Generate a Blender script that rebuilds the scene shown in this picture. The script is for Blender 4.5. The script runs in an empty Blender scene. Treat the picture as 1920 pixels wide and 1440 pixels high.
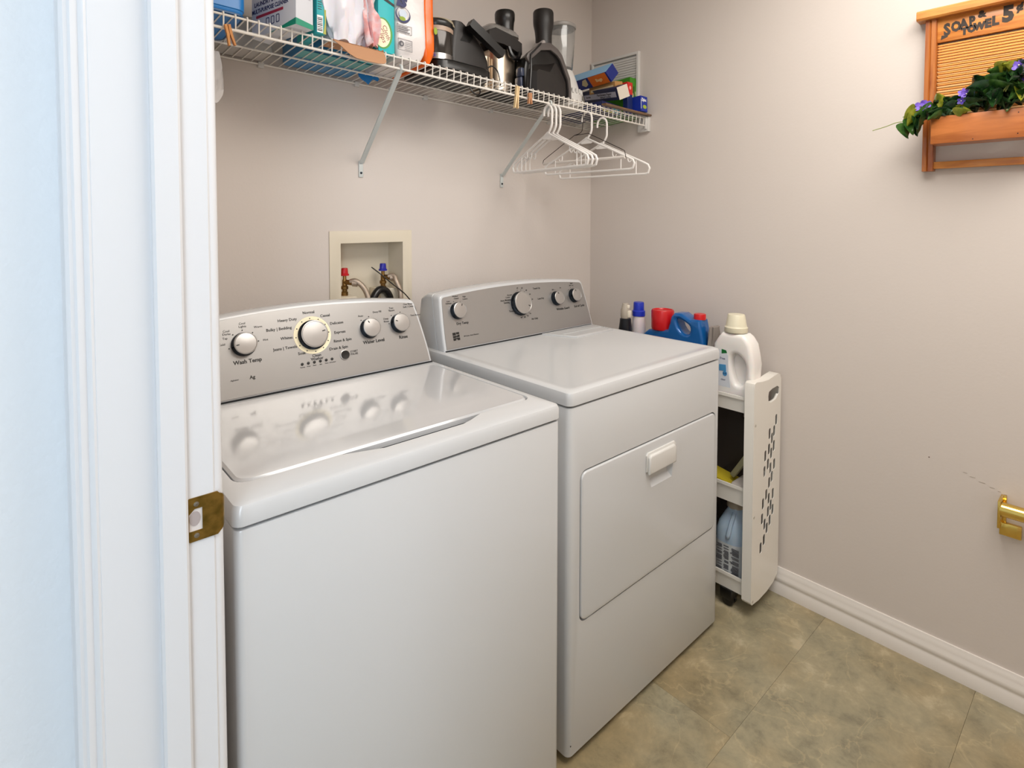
import bpy, bmesh, math, random
from mathutils import Matrix, Vector
R_ = math.radians
random.seed(7)
SC = bpy.context.scene
COL = SC.collection

# ------------------------------------------------------------------ camera
F_PX, CY, YAW, PITCH, ROLL, H = 1051.468, 448.47, 0.7296, -0.0371, 0.001, 1.325
c, s = math.cos(YAW), math.sin(YAW)
fw = Vector((s, c, 0)); rt = Vector((c, -s, 0)); up = Vector((0, 0, 1))
FF = fw*math.cos(PITCH) + up*math.sin(PITCH)
U0 = up*math.cos(PITCH) - fw*math.sin(PITCH)
RR = rt*math.cos(ROLL) + U0*math.sin(ROLL)
UU = U0*math.cos(ROLL) - rt*math.sin(ROLL)
cam = bpy.data.cameras.new('camera'); camo = bpy.data.objects.new('camera', cam); COL.objects.link(camo)
m = Matrix.Identity(4)
for i in range(3):
    m[i][0], m[i][1], m[i][2] = RR[i], UU[i], -FF[i]
m[2][3] = H
camo.matrix_world = m
cam.sensor_width = 36; cam.lens = F_PX/1920*36; cam.shift_y = -(720-CY)/1920
cam.clip_start = 0.02
SC.camera = camo

# ------------------------------------------------------------------ world, lights, exposure
w = bpy.data.worlds.new('world'); SC.world = w; w.use_nodes = True
w.node_tree.nodes['Background'].inputs[0].default_value = (0.80, 0.88, 1.0, 1)
w.node_tree.nodes['Background'].inputs[1].default_value = 0.35
def area(name, loc, target, sx, sy, power, col):
    l = bpy.data.lights.new(name, 'AREA'); l.shape = 'RECTANGLE'; l.size = sx; l.size_y = sy
    l.energy = power; l.color = col
    o = bpy.data.objects.new(name, l); COL.objects.link(o); o.location = loc
    o.rotation_euler = (Vector(target)-Vector(loc)).to_track_quat('-Z', 'Y').to_euler()
    return o
area('hall_window_light', (-1.2, -1.75, 1.45), (0.2, 0.7, 1.25), 1.4, 1.5, 58, (0.77, 0.885, 1.0))
area('hall_ceiling_light', (-0.75, -0.25, 2.39), (-0.3, 0.6, 0.6), 0.5, 0.5, 13, (0.82, 0.92, 1.0))
area('laundry_ceiling_light', (1.15, 0.10, 2.40), (1.15, 0.10, 0.0), 1.1, 1.1, 34, (1.0, 0.95, 0.885))
SC.view_settings.view_transform = 'Standard'; SC.view_settings.look = 'None'
SC.view_settings.gamma = 1; SC.view_settings.use_curve_mapping = False
SC.view_settings.exposure = 0.0

# ------------------------------------------------------------------ materials
def lin(h):
    h = h.lstrip('#'); o = []
    for i in (0, 2, 4):
        v = int(h[i:i+2], 16)/255
        o.append(v/12.92 if v <= 0.04045 else ((v+0.055)/1.055)**2.4)
    return (*o, 1)
MATS = {}
def mat(name, col, rough=0.5, metal=0.0, bump=None, coat=0.0, trans=0.0, sss=0.0, var=None, alpha=1.0):
    if name in MATS: return MATS[name]
    M = bpy.data.materials.new(name); M.use_nodes = True; nt = M.node_tree; p = nt.nodes['Principled BSDF']
    cl = lin(col) if isinstance(col, str) else col
    p.inputs['Base Color'].default_value = cl; p.inputs['Roughness'].default_value = rough
    p.inputs['Metallic'].default_value = metal; p.inputs['Coat Weight'].default_value = coat
    p.inputs['Coat Roughness'].default_value = 0.08
    p.inputs['Transmission Weight'].default_value = trans; p.inputs['Alpha'].default_value = alpha
    if trans: p.inputs['IOR'].default_value = 1.45
    if sss:
        p.inputs['Subsurface Weight'].default_value = sss; p.inputs['Subsurface Scale'].default_value = 0.01
    geo = None
    if bump or var:
        geo = nt.nodes.new('ShaderNodeNewGeometry')
    if bump:
        sc, st, dist = bump
        n = nt.nodes.new('ShaderNodeTexNoise'); n.inputs['Scale'].default_value = sc; n.inputs['Detail'].default_value = 3
        b = nt.nodes.new('ShaderNodeBump'); b.inputs['Strength'].default_value = st; b.inputs['Distance'].default_value = dist
        nt.links.new(geo.outputs['Position'], n.inputs['Vector']); nt.links.new(n.outputs['Fac'], b.inputs['Height'])
        nt.links.new(b.outputs['Normal'], p.inputs['Normal'])
    if var:
        c2, sc = var
        n = nt.nodes.new('ShaderNodeTexNoise'); n.inputs['Scale'].default_value = sc; n.inputs['Detail'].default_value = 5
        mx = nt.nodes.new('ShaderNodeMix'); mx.data_type = 'RGBA'
        rp = nt.nodes.new('ShaderNodeValToRGB'); rp.color_ramp.elements[0].position = 0.38; rp.color_ramp.elements[1].position = 0.66
        nt.links.new(geo.outputs['Position'], n.inputs['Vector']); nt.links.new(n.outputs['Fac'], rp.inputs[0])
        nt.links.new(rp.outputs[0], mx.inputs[0]); mx.inputs[6].default_value = cl; mx.inputs[7].default_value = lin(c2)
        nt.links.new(mx.outputs[2], p.inputs['Base Color'])
    MATS[name] = M
    return M

def wood(name, c1, c2, stretch, rough=0.38):
    M = bpy.data.materials.new(name); M.use_nodes = True; nt = M.node_tree; p = nt.nodes['Principled BSDF']
    geo = nt.nodes.new('ShaderNodeNewGeometry'); mp = nt.nodes.new('ShaderNodeMapping'); mp.inputs['Scale'].default_value = stretch
    n = nt.nodes.new('ShaderNodeTexNoise'); n.inputs['Scale'].default_value = 1.0; n.inputs['Detail'].default_value = 6; n.inputs['Distortion'].default_value = 1.2
    r = nt.nodes.new('ShaderNodeValToRGB'); r.color_ramp.elements[0].position = 0.32; r.color_ramp.elements[1].position = 0.68
    r.color_ramp.elements[0].color = lin(c1); r.color_ramp.elements[1].color = lin(c2)
    nt.links.new(geo.outputs['Position'], mp.inputs[0]); nt.links.new(mp.outputs[0], n.inputs['Vector'])
    nt.links.new(n.outputs['Fac'], r.inputs[0]); nt.links.new(r.outputs[0], p.inputs['Base Color'])
    p.inputs['Roughness'].default_value = rough; p.inputs['Coat Weight'].default_value = 0.3
    return M

def floor_mat():
    M = bpy.data.materials.new('stone_vinyl'); M.use_nodes = True; nt = M.node_tree; p = nt.nodes['Principled BSDF']
    N = nt.nodes.new; L = nt.links.new
    geo = N('ShaderNodeNewGeometry'); oi = N('ShaderNodeObjectInfo')
    cb = N('ShaderNodeCombineXYZ'); mul = N('ShaderNodeMath'); mul.operation = 'MULTIPLY'; mul.inputs[1].default_value = 37.0
    L(oi.outputs['Random'], mul.inputs[0]); L(mul.outputs[0], cb.inputs[2])
    ad = N('ShaderNodeVectorMath'); ad.operation = 'ADD'; L(geo.outputs['Position'], ad.inputs[0]); L(cb.outputs[0], ad.inputs[1])
    n1 = N('ShaderNodeTexNoise'); n1.inputs['Scale'].default_value = 11; n1.inputs['Detail'].default_value = 12; n1.inputs['Roughness'].default_value = 0.70; n1.inputs['Distortion'].default_value = 0.25
    L(ad.outputs[0], n1.inputs['Vector'])
    r1 = N('ShaderNodeValToRGB'); e = r1.color_ramp.elements
    e[0].position = 0.34; e[0].color = lin('7E7762'); e[1].position = 0.66; e[1].color = lin('B4A88C')
    x = e.new(0.45); x.color = lin('938B72'); x = e.new(0.57); x.color = lin('A1967A')
    L(n1.outputs['Fac'], r1.inputs[0])
    n2 = N('ShaderNodeTexNoise'); n2.inputs['Scale'].default_value = 2.6; n2.inputs['Detail'].default_value = 4; L(ad.outputs[0], n2.inputs['Vector'])
    r2 = N('ShaderNodeValToRGB'); r2.color_ramp.elements[0].position = 0.42; r2.color_ramp.elements[1].position = 0.62
    r2.color_ramp.elements[0].color = (0, 0, 0, 1); L(n2.outputs['Fac'], r2.inputs[0])
    mx = N('ShaderNodeMix'); mx.data_type = 'RGBA'; mx.blend_type = 'MULTIPLY'; mx.inputs[7].default_value = lin('F2E6D4')
    L(r2.outputs[0], mx.inputs[0]); L(r1.outputs[0], mx.inputs[6])
    # thin pale and rusty veins
    n3 = N('ShaderNodeTexNoise'); n3.inputs['Scale'].default_value = 4.5; n3.inputs['Detail'].default_value = 10; n3.inputs['Distortion'].default_value = 0.8; L(ad.outputs[0], n3.inputs['Vector'])
    r3 = N('ShaderNodeValToRGB'); e = r3.color_ramp.elements
    e[0].position = 0.492; e[0].color = (0, 0, 0, 1); e[1].position = 0.508; e[1].color = (0, 0, 0, 1); x = e.new(0.5); x.color = (0.28, 0.28, 0.28, 1)
    L(n3.outputs['Fac'], r3.inputs[0])
    m2 = N('ShaderNodeMix'); m2.data_type = 'RGBA'; m2.inputs[7].default_value = lin('C9B48C'); L(r3.outputs[0], m2.inputs[0]); L(mx.outputs[2], m2.inputs[6])
    L(m2.outputs[2], p.inputs['Base Color'])
    p.inputs['Roughness'].default_value = 0.42
    n4 = N('ShaderNodeTexNoise'); n4.inputs['Scale'].default_value = 60; n4.inputs['Detail'].default_value = 6; L(geo.outputs['Position'], n4.inputs['Vector'])
    b = N('ShaderNodeBump'); b.inputs['Strength'].default_value = 0.25; b.inputs['Distance'].default_value = 0.002
    L(n4.outputs['Fac'], b.inputs['Height']); L(b.outputs['Normal'], p.inputs['Normal'])
    return M

M_wall = mat('beige_wall_paint', 'D5CCC5', 0.7, bump=(140, 0.12, 0.002))
M_wallh = mat('white_hall_paint', 'E0E4E8', 0.6, bump=(90, 0.22, 0.004))
M_ceil = mat('white_ceiling_paint', 'E8E6E2', 0.9, bump=(60, 0.3, 0.004))
M_trim = mat('white_trim_paint', 'DCDDE0', 0.28, bump=(25, 0.05, 0.002))
M_base = mat('white_baseboard_paint', 'E6E0DA', 0.3)
M_enam = mat('white_enamel', 'C9CACB', 0.24, coat=0.35)
M_lid = mat('white_glossy_enamel', 'BBBBBC', 0.12, coat=0.7)
M_gap = mat('dark_gap', '15181C', 0.8)
M_silver = mat('silver_panel', 'A5A3A1', 0.36, 0.7)
M_knob = mat('brushed_silver', 'B4B1AE', 0.32, 0.7)
M_chrome = mat('dark_chrome', '3A4048', 0.12, 1.0)
M_black = mat('black_print', '14130F', 0.5)
M_cream = mat('cream_ring', 'FFF3CF', 0.5)
M_floor = floor_mat()
M_wire = mat('white_vinyl_wire', 'E9E4DC', 0.35)
M_plas = mat('white_plastic', 'D6D4D0', 0.38, bump=(40, 0.04, 0.002))
M_cart = mat('white_cart_plastic', 'E9E5DD', 0.3)
M_brass = mat('polished_brass', 'E6C46A', 0.16, 1.0)
M_obrass = mat('worn_brass', '9A7A3A', 0.38, 0.85, var=('6E5A22', 60))
M_blk = mat('black_plastic', '100F0F', 0.3)
M_blkm = mat('black_matte_plastic', '1B1716', 0.45)
M_steel = mat('brushed_steel', 'C9B9A6', 0.28, 0.95)
M_glass = mat('clear_plastic', 'F2F4F4', 0.08, trans=0.92)
M_card = mat('brown_cardboard', 'B98A66', 0.8)

# ------------------------------------------------------------------ geometry helpers
def T(x, y, z): return Matrix.Translation((x, y, z))
def frame(o, u, v, n):
    M = Matrix.Identity(4)
    for i in range(3):
        M[i][0], M[i][1], M[i][2], M[i][3] = u[i], v[i], n[i], o[i]
    return M
def F_front(x, y, z): return frame((x, y, z), (1, 0, 0), (0, 0, 1), (0, -1, 0))     # u right, v up, n towards -Y
def F_left(x, y, z): return frame((x, y, z), (0, -1, 0), (0, 0, 1), (-1, 0, 0))     # faces -X
def F_up(x, y, z): return T(x, y, z)
def rr(x0, x1, y0, y1, r, n=4):
    r = min(r, (x1-x0)/2-1e-5, (y1-y0)/2-1e-5); P = []
    for cx, cy, a0 in ((x1-r, y1-r, 0), (x0+r, y1-r, 90), (x0+r, y0+r, 180), (x1-r, y0+r, 270)):
        for i in range(n+1):
            a = R_(a0+90*i/n); P.append((cx+r*math.cos(a), cy+r*math.sin(a)))
    return P
def ell(cx, cy, rx, ry, n=16, rot=0):
    return [(cx+rx*math.cos(t)*math.cos(rot)-ry*math.sin(t)*math.sin(rot), cy+rx*math.cos(t)*math.sin(rot)+ry*math.sin(t)*math.cos(rot)) for t in [2*math.pi*i/n for i in range(n)]]
def smooth_pts(pts, k=6, closed=False):
    P = [Vector(p) for p in pts]; n = len(P); out = []
    rng = range(n if closed else n-1)
    for i in rng:
        p1, p2 = P[i], P[(i+1) % n]
        p0 = P[(i-1) % n] if (closed or i > 0) else p1
        p3 = P[(i+2) % n] if (closed or i+2 < n) else p2
        for j in range(k):
            t = j/k
            out.append(0.5*((2*p1)+(-p0+p2)*t+(2*p0-5*p1+4*p2-p3)*t*t+(-p0+3*p1-3*p2+p3)*t**3))
    if not closed: out.append(P[-1])
    return out
TXT = {}
class B:
    def __init__(s): s.bm = bmesh.new(); s.mi = 0
    def _add(s, t, M=None):
        if M is not None: bmesh.ops.transform(t, matrix=M, verts=t.verts)
        for f in t.faces: f.material_index = s.mi
        me = bpy.data.meshes.new('t'); t.to_mesh(me); t.free()
        s.bm.from_mesh(me); bpy.data.meshes.remove(me); return s
    def box(s, a, b, bev=0, seg=2, M=None):
        t = bmesh.new(); bmesh.ops.create_cube(t, size=1)
        for v in t.verts:
            v.co = Vector([(a[i]+b[i])/2+v.co[i]*(b[i]-a[i]) for i in range(3)])
        if bev: bmesh.ops.bevel(t, geom=t.edges[:], offset=bev, segments=seg, affect='EDGES', profile=0.5)
        return s._add(t, M)
    def prism(s, pts, h, M=None, holes=(), bev=0, seg=2, z0=0.0):
        t = bmesh.new(); loops = []
        for lp in [pts]+list(holes):
            vs = [t.verts.new((p[0], p[1], z0)) for p in lp]
            for i in range(len(vs)): t.edges.new((vs[i], vs[(i+1) % len(vs)]))
            loops.append(vs)
        if holes: bmesh.ops.triangle_fill(t, use_beauty=True, edges=t.edges[:], normal=(0, 0, 1))
        else: t.faces.new(loops[0])
        base = t.faces[:]
        g = bmesh.ops.extrude_face_region(t, geom=base)
        for v in [e for e in g['geom'] if isinstance(e, bmesh.types.BMVert)]: v.co.z += h
        bmesh.ops.recalc_face_normals(t, faces=t.faces[:])
        if bev:
            es = [e for e in t.edges if len(e.link_faces) == 2 and e.calc_face_angle(0) > 1.2 and abs(e.verts[0].co.z-e.verts[1].co.z) < 1e-6]
            bmesh.ops.bevel(t, geom=es, offset=bev, segments=seg, affect='EDGES', profile=0.5, clamp_overlap=True)
        return s._add(t, M)
    def loft(s, rings, M=None, caps=(True, True), closed=True):
        t = bmesh.new(); V = [[t.verts.new(p) for p in r] for r in rings]; n = len(V[0])
        for a, b in zip(V, V[1:]):
            for i in range(n if closed else n-1):
                j = (i+1) % n; t.faces.new((a[i], a[j], b[j], b[i]))
        if caps[0]: t.faces.new(V[0][::-1])
        if caps[1]: t.faces.new(V[-1])
        bmesh.ops.recalc_face_normals(t, faces=t.faces[:])
        return s._add(t, M)
    def lathe(s, prof, M=None, n=24):
        rings = [[(r*math.cos(2*math.pi*i/n), r*math.sin(2*math.pi*i/n), z) for i in range(n)] for r, z in [(max(r, 1e-5), z) for r, z in prof]]
        return s.loft(rings, M)
    def tube(s, pts, r, n=8, M=None, closed=False, caps=True):
        P = [Vector(p) for p in pts]; rings = []; N = len(P)
        nrm = None
        for i, p in enumerate(P):
            a = P[i-1] if (i > 0 or closed) else p; b = P[(i+1) % N] if (i+1 < N or closed) else p
            d = (b-a).normalized()
            if nrm is None:
                nrm = d.orthogonal().normalized()
            nrm = (nrm-d*nrm.dot(d)).normalized(); bi = d.cross(nrm)
            rad = r[i] if isinstance(r, (list, tuple)) else r
            rings.append([p+rad*(nrm*math.cos(2*math.pi*k/n)+bi*math.sin(2*math.pi*k/n)) for k in range(n)])
        if closed: rings.append(rings[0]); caps = False
        return s.loft(rings, M, (caps, caps))
    def text(s, body, size, M, depth=0.0004, align='CENTER', bold=0.0, xs=1.0, shear=0.0):
        cu = bpy.data.curves.new('t', 'FONT'); cu.body = body; cu.size = size; cu.extrude = depth/2; cu.offset = bold
        cu.align_x = align; cu.align_y = 'CENTER'; cu.resolution_u = 2; cu.shear = shear
        o = bpy.data.objects.new('t', cu); COL.objects.link(o)
        dg = bpy.context.evaluated_depsgraph_get(); me = bpy.data.meshes.new_from_object(o.evaluated_get(dg))
        t = bmesh.new(); t.from_mesh(me); bpy.data.meshes.remove(me)
        bpy.data.objects.remove(o); bpy.data.curves.remove(cu)
        bmesh.ops.transform(t, matrix=Matrix.Diagonal((xs, 1, 1, 1)), verts=t.verts)
        return s._add(t, M)
def origin(p):
    L = Vector((0, 0, 0))
    while p is not None: L += p.location; p = p.parent
    return L
def mesh_of(b, m, off=Vector((0, 0, 0)), ang=0.62):
    bm = b.bm
    for v in bm.verts: v.co -= off
    bmesh.ops.remove_doubles(bm, verts=bm.verts[:], dist=1e-6)
    for e in bm.edges:
        if len(e.link_faces) == 2: e.smooth = e.calc_face_angle(0) < ang
    for f in bm.faces: f.smooth = True
    me = bpy.data.meshes.new('m'); bm.to_mesh(me); bm.free()
    for x in (m if isinstance(m, (list, tuple)) else [m]): me.materials.append(x)
    return me
def obj(name, b, m, parent=None, label=None, kind=None, ang=0.62):
    me = mesh_of(b, m, origin(parent), ang); me.name = name
    o = bpy.data.objects.new(name, me); COL.objects.link(o)
    if parent is not None: o.parent = parent
    if label: o['label'] = label
    if kind: o['kind'] = kind
    return o
def thing(name, label, cat, loc=(0, 0, 0), group=None):
    o = bpy.data.objects.new(name, None); COL.objects.link(o); o.location = loc; o.empty_display_size = 0.05
    o['label'] = label; o['category'] = cat
    if group: o['group'] = group
    return o
def tag(o, label, cat, group=None):
    o['label'] = label; o['category'] = cat
    if group: o['group'] = group
    return o
def struct(name, b, m, parent=None, label=None):
    o = obj(name, b, m, parent)
    if parent is None: o['kind'] = 'structure'
    if label: o['label'] = label
    return o
def cut(o, b):
    """boolean difference of the mesh object o with the builder b (world coordinates minus o's origin)"""
    me = mesh_of(b, M_gap, origin(o.parent)); c = bpy.data.objects.new('cutter', me); COL.objects.link(c)
    par = o.parent; c.parent = par
    md = o.modifiers.new('b', 'BOOLEAN'); md.object = c; md.solver = 'EXACT'
    dg = bpy.context.evaluated_depsgraph_get(); new = bpy.data.meshes.new_from_object(o.evaluated_get(dg))
    o.modifiers.clear(); old = o.data; new.name = old.name; o.data = new
    bpy.data.objects.remove(c)
    bm = bmesh.new(); bm.from_mesh(new)
    for e in bm.edges:
        if len(e.link_faces) == 2: e.smooth = e.calc_face_angle(0) < 0.62
    for f in bm.faces: f.smooth = True
    bm.to_mesh(new); bm.free()

# ------------------------------------------------------------------ the room
XR, YB, ZC = 2.0036, 1.6955, 2.44
JY, XE = 0.80, 0.204          # face of the door jamb and its laundry side edge
fl = struct('floor', B().box((-1.6, -2.0, -0.06), (XR+0.1, YB+0.2, -0.0035)), mat('floor_backing', '857B64', 0.9))
xs_rows = [(0.6595, YB, 0.54), (0.2695, 0.6595, 0.40), (-0.1205, 0.2695, 0.62), (-0.5105, -0.1205, 0.3), (-0.9, -0.5105, 0.1)]
rows = [(1.0495, YB, 0.90, ), (0.6595, 1.0495, 0.54), (0.2695, 0.6595, 0.40), (-0.1205, 0.2695, 0.66), (-0.5105, -0.1205, 0.3), (-0.9, -0.5105, 0.1)]
for y0, y1, j in rows:
    xs = [-1.55] + [x for x in [j-1.6+0.8*k for k in range(6)] if -1.5 < x < 1.95] + [XR-0.001]
    for x0, x1 in zip(xs, xs[1:]):
        g = 0.00022
        b = B().prism([(x0+g, y0+g), (x1-g, y0+g), (x1-g, min(y1, YB)-g), (x0+g, min(y1, YB)-g)], 0.0033, bev=0.0003, seg=1, z0=-0.0033)
        obj('tile', b, M_floor, fl)
struct('ceiling', B().box((-1.6, -2.0, ZC), (XR+0.1, YB+0.1, ZC+0.05)), M_ceil)
OX0, OX1, OZ0, OZ1 = 0.7821, 1.0071, 1.02, 1.2440
b = B().prism([(-0.0, 0), (XR+0.1, 0), (XR+0.1, ZC), (0.0, ZC)], 0.012, frame((0, YB+0.012, 0), (1, 0, 0), (0, 0, 1), (0, -1, 0)),
              holes=[[(OX0-.004, OZ0-.004), (OX0-.004, OZ1+.004), (OX1+.004, OZ1+.004), (OX1+.004, OZ0-.004)]])
b.box((0, YB+0.15, 0), (XR+0.1, YB+0.17, ZC))
struct('wall_back', b, M_wall)
wr = struct('wall_right', B().box((XR, -2.0, 0), (XR+0.1, YB+0.012, ZC)), M_wall)
obj('nail_hole', B().lathe([(0.0019, 0), (0.0019, 0.0005)], F_left(XR, 0.394, 0.6226), 8), mat('dark_mark', '5E5347', 0.9), wr)
b = B()
for (y, z, L) in ((.31, .605, .010), (.293, .598, .012), (.272, .590, .014), (.25, .583, .010), (.235, .578, .006), (.222, .574, .006)):
    b.box((XR-0.0006, y-L/2, z-.0008), (XR, y+L/2, z+.0008), M=T(0, 0, 0))
obj('scuff_mark', b, mat('grey_scuff', 'B3A89E', 0.9), wr, kind='stuff')
WT0, WT1 = 0.062, 0.188
b = B().box((WT0, JY+0.02, 0), (WT1, YB, ZC)).box((WT0, -1.99, 0), (WT1, -0.055, ZC)).box((WT0, -0.055, 2.07), (WT1, JY+0.02, ZC))
struct('wall_left', b, M_wall)
struct('wall_front', B().box((WT1, -2.0, 0), (XR, -1.15, ZC)), M_wall)
struct('wall_hall', B().box((-1.6, 0.868, 0), (WT0, 0.95, ZC)), M_wallh)
struct('wall_hall_end', B().box((-1.6, -2.0, 0), (-1.52, 0.868, ZC)), M_wallh)
struct('wall_hall_back', B().box((-1.52, -2.0, 0), (WT0, -1.93, ZC)), M_wallh)

def bb_profile(h=0.093, t=0.0145):
    return [(0, 0), (t, 0), (t, h*0.40), (t-.0015, h*.43), (t-.0015, h*.50), (t, h*.53), (t, h*0.66), (t*0.72, h*0.74), (t*0.72, h*0.80), (t*0.5, h*0.90), (t*.35, h), (0, h)]
pr = bb_profile()
struct('baseboard_right', B().prism(pr, YB+1.15, frame((XR, YB, 0), (-1, 0, 0), (0, 0, 1), (0, -1, 0))), M_base)
struct('baseboard_back', B().prism(pr, XR-WT1-0.015, frame((WT1, YB, 0), (0, -1, 0), (0, 0, 1), (1, 0, 0))), M_base)

# door frame seen at the left
door = bpy.data.objects.new('door_1', None); COL.objects.link(door); door.location = (0.1, JY, 0); door['kind'] = 'structure'
jb = B().prism([(0.068, JY+0.02), (0.192, JY+0.02), (0.192, JY+.002), (0.190, JY), (0.070, JY), (0.068, JY+.002)], 2.05)
jo = obj('jamb', jb, M_trim, door)
obj('jamb', B().box((0.068, -0.055, 0), (0.192, -0.035, 2.05), 0.002), M_trim, door)
obj('head_jamb', B().box((0.068, -0.055, 2.05), (0.192, JY+0.02, 2.07), 0.002), M_trim, door)
obj('door_stop', B().prism([(0.1275, JY), (0.1275, JY-0.008), (0.1305, JY-0.011), (0.156, JY-0.011), (0.159, JY-0.008), (0.159, JY)], 2.05), M_trim, door)
def casing(x, sx, y, sy, z1):   # moulded casing on a wall face at x, growing away from the opening in sy
    pf = [(0, 0.0), (0.008, 0), (0.0105, 0.003), (0.0105, 0.008), (0.013, 0.012), (0.0150, 0.020), (0.0165, 0.036), (0.0150, 0.044), (0.017, 0.048), (0.017, 0.055), (0.013, 0.058), (0, 0.058)]
    return B().prism([(x+sx*a, y+sy*q) for a, q in pf], z1)
# hall side: bead profile turned towards the opening
hc = B()
hc.prism([(0.070, JY+0.004), (0.070, JY+0.001), (0.0665, JY-0.0005), (0.063, JY+0.001), (0.0615, JY+0.003), (0.058, JY+0.0015), (0.0545, JY+0.0015), (0.052, JY+0.004),
          (0.0485, JY+0.004), (0.0455, JY+0.007), (0.0445, JY+0.012), (0.0465, JY+0.030), (0.044, JY+0.045), (0.044, JY+0.060), (0.047, JY+0.0665), (0.062, JY+0.0665), (0.062, JY+.021), (0.070, JY+0.021)], 2.07)
obj('hall_casing', hc, M_trim, door)
obj('hall_casing', casing(0.062, -1, -0.04, -1, 2.07), M_trim, door)
obj('hall_head_casing', B().box((0.045, -0.1, 2.058), (0.062, JY+0.07, 2.116), 0.004), M_trim, door)
rc = B().prism([(0.188, JY+0.003), (0.196, JY+0.003), (0.2005, JY+0.005), (0.2035, JY+0.010), (0.2035, JY+0.030), (0.200, JY+0.040), (0.188, JY+0.040)], 2.07)
obj('casing', rc, M_trim, door)
obj('casing', casing(0.188, 1, -0.04, -1, 2.07), M_trim, door)
obj('head_casing', B().box((0.188, -0.1, 2.058), (0.2035, JY+0.05, 2.116), 0.004), M_trim, door)
# strike plate
SF = F_front(0.1585, JY, 0.909)
sp = B()
pl = [(0, 0.003), (0.003, 0), (0.036, 0), (0.0405, 0.005), (0.0405, 0.052), (0.036, 0.057), (0.003, 0.057), (0, 0.054)]
sp.prism(pl, 0.0018, SF, holes=[[(0.0025, 0.0135), (0.0025, 0.036), (0.009, 0.0425), (0.018, 0.0425), (0.018, 0.0135)]])
lip = []
for t in range(6):
    a = R_(t*14); lip.append((0.0365+0.010*math.sin(a), 0.0018-0.010*(1-math.cos(a))))
rings = []
for (u, n), k in zip(lip, (0, .0004, .0014, .0034, .0068, .0130)):
    rings.append([(u, 0.003+k, n), (u, 0.054-k, n), (u, 0.054-k, n-0.0018), (u, 0.003+k, n-0.0018)])
sp.loft(rings, SF)
spo = obj('strike_plate', sp, M_obrass, door, label='worn brass strike plate')
for v in (0.0075, 0.0485):
    obj('screw', B().lathe([(0.0032, 0), (0.0032, 0.0022), (0.001, 0.0026), (0.0009, 0.0018)], SF @ T(0.011, v, 0.0003), 12), mat('steel_screw', '9A948A', 0.35, 0.9), spo)
obj('latch_recess', B().prism([(0.0025, 0.0135), (0.0025, 0.036), (0.009, 0.0425), (0.018, 0.0425), (0.018, 0.0135)], 0.0004, SF), mat('pale_recess', 'D9D2CE', 0.8), spo)
obj('latch_hole', B().prism(ell(0.0095, 0.0295, 0.0066, 0.0095, 16), 0.0009, SF), mat('grey_mortise', 'A99E9C', 0.8), spo)

# ------------------------------------------------------------------ washer and dryer
def console(b, x0, x1, y0, k, zb, zt, bow, yr, inset, top_in, r=0.016, f0=0.0):
    """outline (x,z) points of the console seen from the front: straight-ish sides, round top corners, bowed top"""
    cx = (x0+x1)/2; hw = (x1-x0)/2; half = []
    xt = hw-inset-top_in; ztc = zt-inset-bow
    rc = r-inset*.4
    n = 5
    for i in range(n+1):
        t = i/n; half.append((hw-inset-top_in*t**1.5, zb+inset*0.3+(ztc-rc-zb-inset*0.3)*t))
    for i in range(1, 6):
        a = R_(90*i/6); half.append((xt-rc+rc*math.cos(a), ztc-rc+rc*math.sin(a)*1.0))
    m = 9
    for i in range(m):
        u = 1-i/m; half.append(((xt-rc)*u, zt-inset-bow*u*u))
    pts = [(cx+u, z) for u, z in half]+[(cx, zt-inset)]+[(cx-u, z) for u, z in half[::-1]]
    return pts
def cons_body(x0, x1, y0, k, zb, zt, bow, yr, top_in):
    P = console(None, x0, x1, y0, k, zb, zt, bow, yr, 0, top_in)
    Pi = console(None, x0, x1, y0, k, zb, zt, bow, yr, 0.005, top_in)
    yf = lambda z, o: y0+(z-zb)*k+o
    rings = [[(x, yf(z, -0.004), z) for x, z in Pi],
             [(x, yf(z, -0.0025), z) for x, z in [((a[0]*.4+q[0]*.6), (a[1]*.4+q[1]*.6)) for a, q in zip(Pi, P)]],
             [(x, yf(z, 0.003), z) for x, z in P], [(x, yf(z, 0.028), z) for x, z in P]]
    back = [(x, yr, zb+(z-zb)*0.90) for x, z in P]
    return rings, back
def cons_frame(x, z, y0, k, zb, off=0.0):
    L = math.sqrt(1+k*k); v = Vector((0, k/L, 1/L)); n = Vector((0, -1/L, k/L))
    o = Vector((x, y0+(z-zb)*k, z))+n*(0.0045+off)
    return frame(o, (1, 0, 0), v, n)
def panel(x0, x1, y0, k, zb, zt, bow, top_in, inset=0.009):
    P = console(None, x0, x1, y0, k, zb, zt, bow, 0, inset, top_in)
    a = [(x, y0+(z-TOP)*k-0.0055, z) for x, z in P]; q = [(x, y0+(z-TOP)*k-0.002, z) for x, z in P]
    return B().loft([q, a])
def knob(parent, x, z, par, r, h, ang, name='knob', ring=None, label=None):
    Fk = cons_frame(x, z, *par)
    if ring:
        obj('dial_ring', B().lathe([(ring, 0), (ring, 0.0012), (0.001, 0.0012)], Fk, 40), M_cream, parent, label='cream backlit dial ring')
    o = obj(name, B().lathe([(r*1.10, 0.0012), (r*1.10, 0.004), (r*0.98, h*0.5), (r*1.0, h*0.92), (r*0.96, h)], Fk, 36), M_chrome, parent)
    obj('knob_cap', B().lathe([(r*1.0, h*0.94), (r*1.0, h*1.0), (r*0.93, h*1.04), (r*0.90, h*1.0), (r*0.4, h*1.06), (0.0001, h*1.07)], Fk, 36), M_knob, o)
    Md = Fk @ Matrix.Rotation(R_(ang), 4, 'Z')
    obj('pointer', B().box((r*0.58, -0.0011, h*1.035), (r*0.82, 0.0011, h*1.075), M=Md), M_black, o)
    return o

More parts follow.
